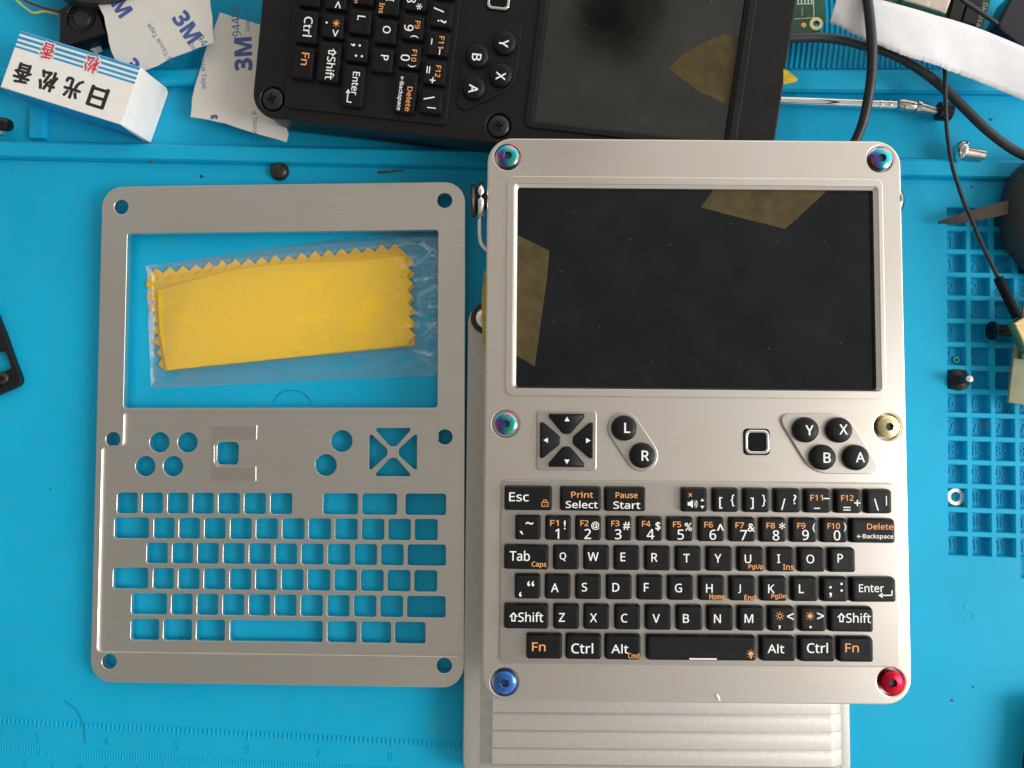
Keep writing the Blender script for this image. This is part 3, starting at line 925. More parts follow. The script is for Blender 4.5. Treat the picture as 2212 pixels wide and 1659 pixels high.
    for k in range(4):
        w = k * math.pi / 2; c, s = math.cos(w), math.sin(w)
        cx, cy = dc
        if not vis(cx, cy): continue
        rot = [(x * c - y * s, x * s + y * c) for x, y in base]
        mb = MB(); pc = ccw(rot)
        mb.loft([[(x, y, z) for x, y in inset(pc, d)] for d, z in ((0, 0), (.1, 1.5), (.3, 1.85), (.6, 2.0))])
        o = mb.build('direction_button', M['key'], root, loc=(cx, cy, PAD))
        m2 = MB(); t = [(-.8, 5.9), (.8, 5.9), (0, 7.3)]
        poly(m2, [(x * c - y * s, x * s + y * c) for x, y in t], 2.02); m2.build('arrow_mark', M['white_ink'], o, smooth=False)
    # round buttons
    for s, (x, y), lx, ly in [('L', Lc, 762, 166), ('R', Rc, 852, 305)] + [(n, p, *d) for (n, p), d in zip(bt, ((1672, 178), (1842, 174), (1760, 315), (1926, 313)))]:
        if not vis(x, y): continue
        mb = MB(); mb.lathe([(3.95, 0), (3.95, 1.6), (3.75, 2.3), (3.3, 2.7), (2.2, 2.92), (.9, 3.0)], 36)
        o = mb.build('round_button', M['key'], root, loc=(x, y, PAD - .6), ang=50)
        m2 = MB(); p = ml(lx, ly, 3.2); put_text(m2, s, p[0] - x, p[1] - y, 3.03, h=50 * Z2MM, fat=.07)
        m2.build('legend', M['white_ink'], o, smooth=False)
    # fingerprint reader
    fc = ml(1408, 236)
    if vis(*fc):
        MB().prism(rrect(fc[0] - 4.15, fc[1] - 4.15, fc[0] + 4.15, fc[1] + 4.15, 1.4, 6), -.3, .25, .1).build('sensor_seat', M['gasket'], root)
        me = plate_mesh(rrect(fc[0] - 3.75, fc[1] - 3.75, fc[0] + 3.75, fc[1] + 3.75, 1.7, 7), [rrect(fc[0] - 2.9, fc[1] - 2.9, fc[0] + 2.9, fc[1] + 2.9, 1.2, 7)], -.2, .9, .3, 3)
        ring = MB().mesh(me).build('sensor_ring', M['chrome'], root, ang=60)
        MB().prism(rrect(fc[0] - 2.95, fc[1] - 2.95, fc[0] + 2.95, fc[1] + 2.95, 1.2, 7), -.1, .45).build('sensor_window', M['sensor'], root)
    for (x, y), m, tn in zip(px_screws, pal['screws'], (.3, .9, .5, .2, .8, .4)):
        if not vis(x, y): continue
        MB().lathe([(4.2, -2.6), (4.2, -2.2)], 28, x, y).build('screw_seat', pal['panel'], root)
        screw_head(root, x, y, m, pal['style'], tn)
    return root

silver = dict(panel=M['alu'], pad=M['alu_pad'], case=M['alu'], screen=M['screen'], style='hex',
              screws=[M['rainbow'], M['rainbow'], M['rainbow'], M['gold'], M['blue'], M['red']])
main = console(MAINF, 'handheld_computer', 'silver handheld computer with rainbow, gold, blue and red screws, lying on a ribbed shell', silver)
# amber tape stuck to its screen, and at the side
for pts in ([(1204, 274), (1730, 274), (1625, 378), (1530, 465), (1430, 440), (1340, 418), (1240, 392), (1140, 365)],
            [(283, 488), (442, 565), (432, 690), (405, 880), (375, 1098), (283, 1044)]):
    o = [MAINF.loc(*zs(x, y), -1.44) for x, y in pts]
    sx0, sy1 = sl(282, 260)
    o = [(max(x, sx0 + .3), min(y, sy1 - .3)) for x, y in o]
    MB().prism(o, -1.49, -1.44).build('amber_tape', M['amber'], main)
# side lanyard stud with chrome ring on the left, chrome button on the right
def side(u, v, zw):
    p = P(u, v, zw); q = MAINF.R.transposed() @ (p - MAINF.t); return q
yl = side(1036, 441, 24).y
mb = MB(); mb.lathe([(1.5, -.5), (4.5, 0), (5.3, .5), (5.5, 1.1), (4.9, 1.7), (3.0, 2.0)], 28, axis=(-1, 0, 0), org=(-69.6, yl, -5)); mb.build('rubber_washer', M['rubber'], main, ang=60)
mb = MB(); ringpts = []
for k in range(29):
    a = 2 * math.pi * k / 28; ringpts.append((-68.0, yl + 4.9 * math.cos(a), -5 + 4.9 * math.sin(a)))
mb.tube(ringpts, 1.15, 12, False).build('lanyard_ring', M['chrome'], main, ang=60)
mb = MB(); mb.lathe([(2.6, 0), (2.6, 4.0)], 20, axis=(-1, 0, 0), org=(-65.7, yl, -5)); mb.build('lanyard_post', M['blackplastic'], main)
mb = MB(); mb.tube(smooth_path([(-68.3, yl - 4.5, -5), (-68.5, yl - 8, -5), (-68.2, yl - 13, -5.2), (-66.6, yl - 15.5, -5.6), (-64.5, yl - 16.6, -6)], 6), .65, 10).build('wire_loop', M['chrome'], main, ang=60)
yr_ = side(1956, 437, 22).y
mb = MB(); mb.lathe([(5.2, 0), (5.2, .4), (4.6, 1.4), (3.2, 2.2), (1.4, 2.6)], 28, axis=(1, 0, 0), org=(65.6, yr_, -5)); mb.build('strap_button', M['smoke'], main, ang=60)
mb = MB()
tp = [MAINF.loc(1046, 585, -9), MAINF.loc(1041, 640, -9), MAINF.loc(1040, 690, -9), MAINF.loc(1044, 745, -9), MAINF.loc(1047, 760, -9)]
mb.prism([(x, y) for x, y in tp] + [(-65.8, tp[-1][1]), (-65.8, tp[0][1])], -9.4, -9.2).build('amber_tape', M['amber_bright'], main)

# ================================================================== RIBBED BACK SHELL UNDER IT
SF = Frame(0, .0467, -.0089, tuple(MAINF.t + MAINF.R @ Vector((0, 0, -20.3))))
shell = thing('back_shell', 'silver back shell with ribbed top under the silver handheld computer', 'back cover', SF)
sx0, _ = SF.loc(1000, 1600, -1.8); sx1, _ = SF.loc(1838, 1600, -1.8)
_, sy1 = SF.loc(1016, 655, -1.8); sy0 = -122
mb = MB(); loops = []
for d, z in ((.6, -9.0), (0, -8.4), (0, -2.6), (.25, -2.0), (.8, -1.8)):
    loops.append([(x, y, z) for x, y in rrect(sx0 + d, sy0 + d, sx1 - d, sy1 - d, 6.5, 8)])
mb.loft(loops).build('rim', M['alu_cast'], shell)
fx0, _ = SF.loc(1036, 1600, -1.6); fx1, _ = SF.loc(1817, 1600, -1.6); tx0, _ = SF.loc(1061, 1600, 0); tx1, _ = SF.loc(1797, 1600, 0)
mb = MB()
ys = []
y_top = sy1 - 9
_, y_end = SF.loc(1100, 1650, 0)
# plateau with ribs across: profile along y, chamfered ends left and right
per = 5.75
_, y0r = SF.loc(1400, 1540.5, 0)
prof = []
yy = y0r + per * 34
n_r = 34 + 4
for k in range(n_r):
    b = y0r + per * (34 - k)
    if b > y_top: continue
    prof += [(b, -.01), (b - .2, -.30), (b - .8, -.30), (b - 1.5, -.03), (b - 3.4, .04), (b - 5.5, .02)]
prof = [(p, z) for p, z in prof if p > y_end + 1.0]
prof.append((y_end, -.05)); prof.append((y_end - 1.3, -1.75))
prof.insert(0, (y_top, -.05)); prof.insert(0, (y_top + 1.4, -1.75))
rows = []
for y, z in prof:
    zb_ = -1.79
    rows.append([(fx0, y, zb_), (tx0 - .3, y, min(z, -.2) - .25), (tx0 + .4, y, z), (tx1 - .3, y, z), (tx1 + .2, y, z - .15), (fx1, y, zb_)])
vv = [q for r_ in rows for q in r_]; n = 6
mb.add(vv, [[i * n + j, i * n + j + 1, (i + 1) * n + j + 1, (i + 1) * n + j][::-1] for i in range(len(rows) - 1) for j in range(n - 1)])
mb.build('ribbed_plateau', M['alu_cast'], shell, ang=20)
cx, cy = SF.loc(1051, 687, -1.2)
MB().lathe([(5.5, -1.9), (5.5, -1.45), (4.6, -1.45), (4.2, -1.75)], 28, cx, cy).build('screw_collar', M['greygrip'], shell)
mb = MB(); mb.lathe([(3.9, -1.7), (3.9, -.9), (3.4, -.1), (2.4, .5), (.9, .8)], 28, cx, cy); mb.build('screw', M['chrome'], shell, ang=60)

# ================================================================== LOOSE SILVER FRONT PLATE
PF = Frame(.0109, .002, 0, (-95.53, -.89, 5.3))
def pl(x, y, z=0): return PF.loc(*zp(x, y), z)
def pc(x, y, z=0): return PF.loc(*zc(x, y), z)
def build_plate():
    W2, H2 = 66.0, 88.25
    holes = []
    s0 = pc(262, 347); s1 = pc(1977, 1310)
    holes.append(rrect(s0[0], s1[1], s1[0], s0[1], 1.0, 4))
    for u, v in ((262, 447), (960.5, 433), (244, 949), (961, 944), (236, 1429), (959.5, 1438)):
        x, y = PF.loc(u, v); holes.append(circle(x, y, 2.65, 28))
    L = pl(95, 1400)[0]; Rr = pl(2103, 1400)[0]; T = pl(1000, 66)[1]; B = pl(1000, 1405)[1]
    li = pl(243, 80)[0]; ri = pl(1977, 80)[0]; nb = pl(150, 258)[1]
    rec = roundpoly([(li, T), (li, nb), (L, nb), (L, B), (Rr, B), (Rr, nb), (ri, nb), (ri, T)], 1.6, 5)
    mb = MB(); mb.use(M['alu_plate'])
    mb.mesh(plate_mesh(rrect(-W2, -H2, W2, H2, 7.6, 10), holes + [rec], -3.0, 0, .2, 2))
    hs = []
    zt = -.95
    def rect(xa, ya, xb, yb_, r=1.0):
        p = pl(xa, yb_, zt); q = pl(xb, ya, zt); hs.append(rrect(p[0], p[1], q[0], q[1], r, 4))
    rows = [
        (517, 634, 512, 630, [(205, 318), (344, 459), (484, 600), (624, 740), (765, 884), (908, 1028), (1053, 1173), (1344, 1537), (1560, 1753), (1800, 2024)]),
        (656, 772, 651, 770, [(190, 382), (408, 523), (547, 663), (688, 805), (831, 949), (974, 1094), (1118, 1242), (1264, 1388), (1411, 1535), (1558, 1682), (1705, 1829), (1852, 1977)]),
        (795, 910, 792, 911, [(369, 485), (510, 625), (650, 767), (792, 910), (935, 1055), (1079, 1201), (1224, 1346), (1370, 1494), (1517, 1642), (1665, 1789), (1812, 2023)]),
        (933, 1049, 935, 1056, [(183, 377), (404, 519), (543, 661), (685, 804), (828, 946), (971, 1090), (1114, 1236), (1259, 1384), (1406, 1531), (1553, 1679), (1701, 1827), (1849, 1975)]),
        (1072, 1189, 1080, 1201, [(284, 481), (505, 622), (647, 764), (789, 908), (933, 1052), (1077, 1197), (1221, 1343), (1367, 1490), (1514, 1638), (1661, 1786), (1809, 2021)]),
        (1212, 1330, 1226, 1345, [(281, 438), (461, 619), (643, 801), (829, 1342), (1367, 1530), (1554, 1720), (1742, 1910)]),
    ]
    for t0, b0, t1, b1, xs_ in rows:
        xa, xb = xs_[0][0], xs_[-1][1]
        yt = (pl(xa, t0, zt)[1] + pl(xb, t1, zt)[1]) / 2; yb_ = (pl(xa, b0, zt)[1] + pl(xb, b1, zt)[1]) / 2
        for a, b in xs_:
            ym = (t0 + b0) / 2
            xl, xr_ = pl(a, ym, zt)[0], pl(b, ym, zt)[0]
            hs.append(rrect(xl, yb_, xr_, yt, 1.0, 4))
    for x, y in ((440, 234), (595, 234), (362, 366), (515, 366)):
        p = pl(x, y, zt); hs.append(circle(p[0], p[1], 3.65, 28))
    for x, y in ((1447, 227), (1360, 360)):
        p = pl(x, y, zt); hs.append(circle(p[0], p[1], 3.85, 28))
    p = pl(757, 358, zt); q = pl(878, 232, zt); hs.append(rrect(p[0], p[1], q[0], q[1], 1.6, 5))
    c = pl(1731, 288, zt)
    base = roundpoly([(-6.1, 8.45), (6.1, 8.45), (6.1, 7.6), (1.1, 2.0), (-1.1, 2.0), (-6.1, 7.6)], .9, 3)
    for k in range(4):
        w = k * math.pi / 2; cs, sn = math.cos(w), math.sin(w)
        hs.append(ccw([(c[0] + x * cs - y * sn, c[1] + x * sn + y * cs) for x, y in base]))
    big = inset(ccw(rec), -.35)
    mb.mesh(plate_mesh(big, hs, -3.0, zt, .16, 2))
    # bracket-shaped raised land round the square hole
    zr = zt + .55
    cpts = [(722, 138), (978, 138), (975, 218), (770, 218), (741, 250), (741, 345), (760, 368), (972, 367), (972, 448), (722, 448)]
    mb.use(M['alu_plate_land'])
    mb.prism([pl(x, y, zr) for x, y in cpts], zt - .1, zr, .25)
    o = mb.build('keyboard_faceplate', M['alu_plate'], None, ang=28)
    o.matrix_world = PF.matrix()
    tag(o, 'loose brushed silver faceplate with empty key holes, lying on the blue mat', 'faceplate')
build_plate()

# ================================================================== YELLOW CLOTH IN ITS BAG
def zig(a, b, n, amp, out=1):
    a, b = Vector(a), Vector(b); d = b - a; nn = Vector((-d.y, d.x)).normalized() * amp * out; r = []
    for k in range(n):
        j = random.uniform(.75, 1.2)
        r.append(tuple(a + d * (k / n))); r.append(tuple(a + d * ((k + .5) / n) + nn * j))
    return r
def cloth_layer(pts, z, th, amp):
    w = outl(pts, z, zc)
    return w
def cloth_mesh(mb, pts, z, th, lift=.5):
    """fine sheet bounded by an outline, gently uneven"""
    p = ccw(pts)
    q = inset(p, .45)
    mb.loft([[(x, y, z) for x, y in p], [(x, y, z + th * .6) for x, y in p], [(x, y, z + th) for x, y in q]], True, True)
cl = thing('cleaning_cloth', 'yellow pinked cleaning cloth folded inside a clear bag', 'cloth')
W = lambda x, y, z=1.5: tuple(P(*zc(x, y), z).xy)
def fringe(a, b, n, amp, z):
    return zig(W(*a, z), W(*b, z), n, amp, 1)
lo_pts = (fringe((385, 575), (1780, 432), 19, 2.4, 1.0) + fringe((1812, 470), (1828, 950), 7, 2.0, 1.0) + [W(1850, 968, 1.0)] + [W(1160, 1035, 1.0), W(470, 1106, 1.0)] + fringe((462, 1098), (392, 600), 8, 2.2, 1.0))
mb = MB(); cloth_mesh(mb, lo_pts, .5, .6); lower = mb.build('lower_layer', M['yellow_shaded'], cl)
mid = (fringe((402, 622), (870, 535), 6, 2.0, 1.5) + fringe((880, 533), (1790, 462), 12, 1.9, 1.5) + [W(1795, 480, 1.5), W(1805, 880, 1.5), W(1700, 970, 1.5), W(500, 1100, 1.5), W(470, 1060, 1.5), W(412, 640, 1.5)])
mb = MB(); cloth_mesh(mb, mid, 1.15, .5); mb.build('middle_layer', M['yellow_shaded'], cl)
up = ([W(432, 662, 2.2), W(640, 600, 2.2), W(880, 541, 2.2), W(1100, 517, 2.2), W(1500, 497, 2.2), W(1795, 470, 2.2)] + fringe((1804, 520), (1822, 945), 6, 1.9, 2.2)
      + [W(1800, 966, 2.2), *[W(1790 - 1310 * k / 26, 967 + 135 * k / 26 + random.uniform(-3, 3), 2.2) for k in range(1, 27)]] + [W(472, 1080, 2.2), W(440, 900, 2.2), W(428, 690, 2.2)])
mb = MB(); cloth_mesh(mb, up, 1.7, .7); mb.build('upper_layer', M['yellow'], cl)

FLIP = 1
def sheet(mb, corners, nx, ny, zf):
    a, b, c, d = [Vector(q) for q in corners]
    vs_ = []
    for j in range(ny + 1):
        for i in range(nx + 1):
            s, t = i / nx, j / ny
            p = (a * (1 - s) + b * s) * (1 - t) + (d * (1 - s) + c * s) * t
            vs_.append((p.x, p.y, zf(p.x, p.y, s, t)))
    mb.add(vs_, [[j * (nx + 1) + i, j * (nx + 1) + i + 1, (j + 1) * (nx + 1) + i + 1, (j + 1) * (nx + 1) + i][::FLIP] for j in range(ny) for i in range(nx)])
def ridged(x, y, sc, seed):
    n = mnoise.noise(Vector((x * sc, y * sc * 1.4, seed)))
    return (1 - abs(n) * 2.2) ** 3 if abs(n) < .45 else 0
bb = [W(388, 1204, 1), W(2010, 1130, 1), W(2010, 330, 1), W(362, 522, 1)]
bb[3] = W(358, 524, 1); bb[2] = W(2010, 292, 1)
def ztop(x, y, s, t):
    e = min(1, min(s * 14, t * 9, (1 - t) * 9))
    crumple = max(0, s - .78) / .22
    return .35 + e * 2.35 + crumple * (2.4 * ridged(x, y, .11, 3) + 1.5 * ridged(x, y, .2, 8)) * e - 1.2 * crumple * e + .12 * ridged(x, y, .035, 1)
mb = MB(); sheet(mb, [(*q, 0) for q in bb], 110, 60, ztop)
sheet(mb, [(*q, 0) for q in bb], 60, 30, lambda x, y, s, t: .2 + .12 * max(0, mnoise.noise(Vector((x * .08, y * .1, 5)))))
bag = mb.build('clear_bag', M['bag'], None, center=True, ang=180)
tag(bag, 'clear crinkled plastic bag round the yellow cloth', 'bag')

# ================================================================== BLACK HANDHELD COMPUTER
BF = Frame(0, .1291, -1.7056, (-5.70, 160.09, 28.27))
black = dict(panel=M['blackalu'], pad=M['blackalu'], case=M['blackalu'], screen=M['screen_film'], style='cross', screws=[M['blackscrew']] * 6)
bl = console(BF, 'handheld_computer', 'black handheld computer with black cross head screws, turned sideways behind the silver one', black, True)
pts = [(1425, 520), (1470, 470), (1520, 420), (1600, 370), (1690, 320), (1770, 285), (1840, 255), (1960, 285), (1890, 810), (1850, 790), (1750, 735), (1650, 690), (1560, 620)]
o = [BF.loc(*z3(x, y), -1.44) for x, y in pts]
_, syt = sl(282, 260)
o = [(x, min(y, syt - .3)) for x, y in o]
MB().prism(o, -1.49, -1.44).build('amber_tape', M['amber'], bl)
mb = MB()
o = outl([(215, 575), (250, 590), (335, 658), (322, 680), (215, 702)], 34, z4)
mb.prism(o, 34, 34.25)
m_ = mb.build('amber_tape', M['amber_bright'], None, center=True)
tag(m_, 'small bright yellow tape end poking out beside the black handheld computer', 'tape')

# ================================================================== SMALL BOX AND TAPE SHEETS (upper left)
def rosin_box():
    zt = 14.0
    c = [P(*z1(*q), zt) for q in ((0, 655), (880, 930), (1022, 503), (85, 200))]
    o = c[0]; ex = (c[1] - c[0]).normalized(); wx = ((c[1] - c[0]).length + (c[2] - c[3]).length) / 2
    ey = Vector((-ex.y, ex.x, 0)); wy = ((c[3] - c[0]).dot(ey) + (c[2] - c[1]).dot(ey)) / 2
    root = thing('rosin_box', 'small white and blue card box with black and red Chinese characters', 'box', None, (o.x, o.y, -2.5), math.atan2(ex.y, ex.x))
    z0, z1_ = 0.0, zt + 2.5
    mb = MB(); mb.use(M['white_card']); mb.box(0, wx, 0, wy, z0, z1_, .35)
    mb.build('carton', None, root)
    mb = MB(); mb.use(M['blue_ink'])
    z = z1_ + .03
    st = [(1, .945), (.915, .86), (.83, .78), (.75, .705)]
    for a, b in st: mb.add([(0.2, wy * b, z), (wx - .3, wy * b, z), (wx - .3, wy * a - .2, z), (.2, wy * a - .2, z)], [[0, 1, 2, 3]])
    mb.add([(.3, -.03, .3), (wx - .3, -.03, .3), (wx - .3, -.03, z1_ - .3), (.3, -.03, z1_ - .3)], [[0, 1, 2, 3]])
    mb.add([(.3, wy + .03, .3), (wx - .3, wy + .03, .3), (wx - .3, wy + .03, z1_ - .3), (.3, wy + .03, z1_ - .3)], [[3, 2, 1, 0]])
    mb.build('blue_print', None, root, smooth=False)
    def at(x, y):
        p = P(*z1(x, y), zt) - o; return p.dot(ex), p.dot(ey)
    mb = MB()
    for ch, x, y in (('\u65e5', 738, 732), ('\u5149', 548, 668), ('\u677e', 362, 610), ('\u9999', 172, 556)):
        a = at(x, y); mb.use(M['black_ink']); put_text(mb, ch, *a, z + .03, h=7.3, w=6.4, rot=math.pi, fat=.33)
    mb.build('black_lettering', None, root, smooth=False)
    mb = MB()
    for ch, x, y in (('\u677e', 692, 486), ('\u9999', 360, 386)):
        a = at(x, y)
        mb.use(M['white_card']); put_text(mb, ch, *a, z + .03, h=6.4, w=5.6, rot=math.pi, fat=.42)
        mb.use(M['red_ink']); put_text(mb, ch, *a, z + .08, h=5.9, w=5.1, rot=math.pi, fat=.14)
    mb.build('red_lettering', None, root, smooth=False)
    # open end flap, a little askew
    mb = MB()
    fl = [(wx + .05, .3, z1_ - .2), (wx + .05, wy - .3, z1_ - .2), (wx + 1.6, wy - .1, 1.5), (wx + 2.2, wy - 1.5, .3), (wx + 2.2, .4, .3), (wx + 1.6, .1, 1.5)]
    mb.add(fl + [(x - .5, y, zz) for x, y, zz in fl], [[0, 1, 2, 3, 4, 5][::-1], [6, 7, 8, 9, 10, 11]] + [[i, (i + 1) % 6, 6 + (i + 1) % 6, 6 + i] for i in range(6)])
    mb.build('end_flap', M['white_card'], root, smooth=False)
rosin_box()

def tape_sheet(pts, z, tilt, label, prints):
    """stiff release liner with print, slightly warped"""
    w = [P(*z1(x, y), z) for x, y in pts]
    cx = sum(p.x for p in w) / len(w); cy = sum(p.y for p in w) / len(w)
    def h(x, y): return z + tilt[0] * (x - cx) + tilt[1] * (y - cy) + tilt[2] * math.sin((x - cx) * .09 + (y - cy) * .05)
    out = ccw([(p.x, p.y) for p in w])
    mb = MB(); mb.use(M['liner'])
    n = len(out)
    top = [(x, y, h(x, y) + .15) for x, y in out]; bot = [(x, y, h(x, y) - .15) for x, y in out]
    ctr = (cx, cy)
    # rings towards the middle so that the warp shows
    loops = [bot, top]
    for f in (.8, .6, .4, .2, .06):
        loops.append([(cx + (x - cx) * f, cy + (y - cy) * f, h(cx + (x - cx) * f, cy + (y - cy) * f) + .15) for x, y in out])
    mb.loft(loops, True, True)
    o = mb.build('tape_liner', None, None, ang=60)
    cen = Vector((cx, cy, z))
    o.data.transform(Matrix.Translation(-cen * K)); o.location = cen * K
    tag(o, label, 'tape sheet', 'sheets of printed tape liner')
    for s, x, y, hh, rot, bold in prints:
        mb = MB(); p = P(*z1(x, y), z)
        me, tw, th = text_mesh(s, bold); k = hh / CAPH * 1.0; c, sn = math.cos(rot), math.sin(rot)
        def fn(v):
            X, Y_ = p.x + (v.x * c - v.y * sn) * k, p.y + (v.x * sn + v.y * c) * k
            return (X - cx, Y_ - cy, h(X, Y_) + .2 - z)
        mb.mesh(me, fn=fn)
        if bold > .05:
            for i, (ox, oy) in enumerate(((.22, 0), (-.22, 0), (0, .14), (0, -.14))):
                mb.mesh(me, fn=lambda v: tuple(a + b for a, b in zip(fn(v), (ox, oy, .004 + .004 * i))))
        mb.build('print', M['navy_ink'], o, smooth=False)
def jag(pts, amp=6, n=5):
    out = []
    for i in range(len(pts)):
        a, b = Vector(pts[i]), Vector(pts[(i + 1) % len(pts)])
        m = max(1, int((b - a).length / 60))
        for k in range(m):
            q = a + (b - a) * k / m
            if k: q += Vector((random.uniform(-amp, amp), random.uniform(-amp, amp)))
            out.append(tuple(q))
    return out
tape_sheet(jag([(745, 35), (900, -60), (1300, -120), (1575, -60), (1600, 120), (1600, 255), (1610, 315), (1440, 375), (1275, 430), (1175, 485), (1080, 520), (960, 480), (860, 440), (820, 320), (790, 130)], 4), 9, (-.03, .05, .5),
           'crumpled white tape liner with navy print, beside the small fan', [('3M', 1412, 205, 5.9, R(-57), .055), ('94', 1523, 300, 2.6, R(-57), .01), ('Do', 1448, 345, 1.6, R(-57), .005),
            ('ed Tissue Tape', 1208, 325, 1.75, R(122), .005), ('3M', 900, 20, 5.6, R(-57), .055), ('3', 985, 482, 5.2, R(-57), .055)])
tape_sheet(jag([(1665, 100), (1820, 150), (1990, 200), (2120, 400), (2120, 800), (2175, 1010), (2160, 1072), (1980, 1020), (1800, 965), (1690, 925), (1570, 900), (1435, 880), (1445, 750), (1470, 640), (1520, 480), (1565, 345), (1620, 210)], 4), 4.6, (.0, .01, .35),
           'flat white tape liner with navy print, tucked under the black handheld computer', [('3M', 1838, 412, 6.2, R(92), .055), ('9448A', 1782, 160, 3.0, R(95), .01), ('Double', 1868, 160, 1.7, R(95), .005),
            ('issue Tape', 1530, 545, 1.8, R(-86), .005), ('3', 1612, 880, 2.2, R(92), .055), ('d Tissue', 1925, 930, 1.7, R(-86), .005)])

# cooling fan, round lid, wires, scrap
def fan():
    z = 6.5
    o = outl([(450, 62), (560, 20), (742, 40), (772, 190), (800, 250), (660, 295), (530, 338), (445, 332)], z, z1)
    c = P(*z1(610, 130), z)
    root = thing('cooling_fan', 'small square black blower fan with round rotor behind the card box', 'fan', None, (c.x, c.y, 0))
    o = [(x - c.x, y - c.y) for x, y in o]
    mb = MB(); mb.mesh(plate_mesh(ccw(o), [circle(0, 0, 5.6, 36)], -2, z, .35, 2)); mb.build('housing', M['blackplastic'], root)
    mb = MB()
    for k in range(28):
        a = 2 * math.pi * k / 28; d = Vector((math.cos(a), math.sin(a))); n = Vector((-d.y, d.x))
        q0, q1 = d * 3.0, d * 5.3 + n * 1.2
        w = n * .16
        mb.prism([tuple(q0 - w), tuple(q1 - w), tuple(q1 + w), tuple(q0 + w)], -1, z - .8)
    mb.build('blade_ring', M['greygrip'], root)
    MB().lathe([(3.3, -1), (3.3, z - .7), (2.9, z - .4), (1.2, z - .35)], 28).build('rotor_hub', M['darksteel'], root)
fan()
c = P(215, -176, 12)
mb = MB(); mb.lathe([(30.5, 0), (31, 1), (31, 11), (30.2, 12), (27, 12.4), (10, 12.4)], 64, c.x, c.y)
tag(mb.build('round_lid', M['greygrip'], None, center=True), 'black round rim of a lid at the top edge above the fan', 'lid')
for nm, pts, m, r, lb in (('signal_wire', [(100, -30), (130, 5), (185, 55), (252, 96), (330, 86), (400, 96), (450, 110)], M['wire_yellow'], .42, 'thin yellow wire running to the black fan'),
                          ('signal_wire', [(140, -30), (190, 5), (260, 35), (340, 62), (450, 88)], M['wire_red'], .5, 'thin dark red wire running to the black fan')):
    mb = MB(); mb.tube(smooth_path([P(*z1(x, y), 1.5 + (1.2 if m is M['wire_red'] else 0)) for x, y in pts], 8), r, 8)
    tag(mb.build(nm, m, None, center=True), lb, 'wire', 'thin wires of the fan')
mb = MB(); mb.prism(outl([(650, 325), (700, 296), (765, 275), (752, 305), (750, 335), (768, 380), (720, 400), (655, 355)], 1, z1), .2, .7)
tag(mb.build('paper_scrap', M['white_card'], None, center=True), 'small white scrap with a notched edge beside the fan', 'scrap')
# black plug at the left edge
p0, p1 = P(-30, 262, 2), P(22, 271, 2)
root = thing('cable_plug', 'black plug with a shiny tip at the left edge below the card box', 'plug', None, (p0.x, p0.y, 2))
d = (p1 - p0)
mb = MB(); mb.lathe([(2.2, 0), (2.4, .5), (2.4, d.length - 1), (1.9, d.length)], 20, axis=d, org=(0, 0, 0)); mb.build('sleeve', M['blackplastic'], root, ang=40)
mb = MB(); q0 = P(-10, 285, 1) - p0; mb.lathe([(1.0, 0), (1.3, 2), (1.0, 3.4)], 14, axis=(1, -.1, 0), org=(q0.x, q0.y, -1)); mb.build('metal_tip', M['chrome'], root, ang=40)

# dark rivet and lint on the mat
c = P(603, 369, 1)
mb = MB(); mb.lathe([(3.4, 0), (3.45, .8), (3.1, 1.7), (2.3, 2.3), (1.2, 2.6), (.9, 2.55), (.3, 2.9)], 32, c.x, c.y)
tag(mb.build('dark_stud', M['darksteel'], None, center=True, ang=50), 'round dark metal stud on the mat above the loose faceplate', 'stud')
mb = MB()
for k in range(26):
    t = random.random(); u = 812 + 54 * t; v = 373 - 5 * t + random.uniform(-2.2, 2.2) * (1 - abs(2 * t - 1) * .6)
    a = P(u, v, .3); b = P(u + random.uniform(4, 14), v + random.uniform(-2, 1), .5 + random.random() * .6); m_ = (a + b) / 2 + Vector((0, random.uniform(-.4, .4), .3))
    mb.tube([a, m_, b], random.uniform(.12, .28), 5)
tag(mb.build('lint', M['debris'], None, center=True), 'wisp of brown lint on the mat beside the black handheld computer', 'lint')

# black bracket at the left edge
z = 2.5
o = outl([(-160, 120), (-60, 210), (0, 370), (40, 465), (75, 560), (130, 720), (190, 880), (250, 1040), (256, 1080), (245, 1120), (215, 1152), (100, 1205), (0, 1250), (-160, 1310)], z, zl)
h1 = outl([(-80, 735), (0, 715), (60, 713), (75, 750), (100, 820), (130, 900), (128, 925), (110, 945), (0, 988), (-80, 1010)], z, zl)
h2 = outl([(-80, 1190), (-10, 1150), (40, 1146), (20, 1180), (-80, 1230)], z, zl)
c = P(*zl(45, 1057), z)
root = thing('metal_bracket', 'black metal bracket with a cross head screw at the left edge', 'bracket', None, (c.x, c.y, 0))
sh = lambda r_: [(x - c.x, y - c.y) for x, y in r_]
mb = MB(); mb.mesh(plate_mesh(ccw(sh(o)), [sh(h1), sh(h2)], .3, z, .25, 2)); mb.build('plate', M['blackalu'], root)
mb = MB(); mb.lathe([(2.2, z), (2.2, z + .5), (1.8, z + 1.0), (.8, z + 1.15)], 24); sc = mb.build('screw', M['darksteel'], root, ang=50)
mb = MB(); mb.prism([(x * .6, y * .6) for x, y in [(1.5, .4), (.4, .4), (.4, 1.5), (-.4, 1.5), (-.4, .4), (-1.5, .4), (-1.5, -.4), (-.4, -.4), (-.4, -1.5), (.4, -1.5), (.4, -.4), (1.5, -.4)]], z + .8, z + 1.2); mb.build('cross_slot', M['gasket'], sc)

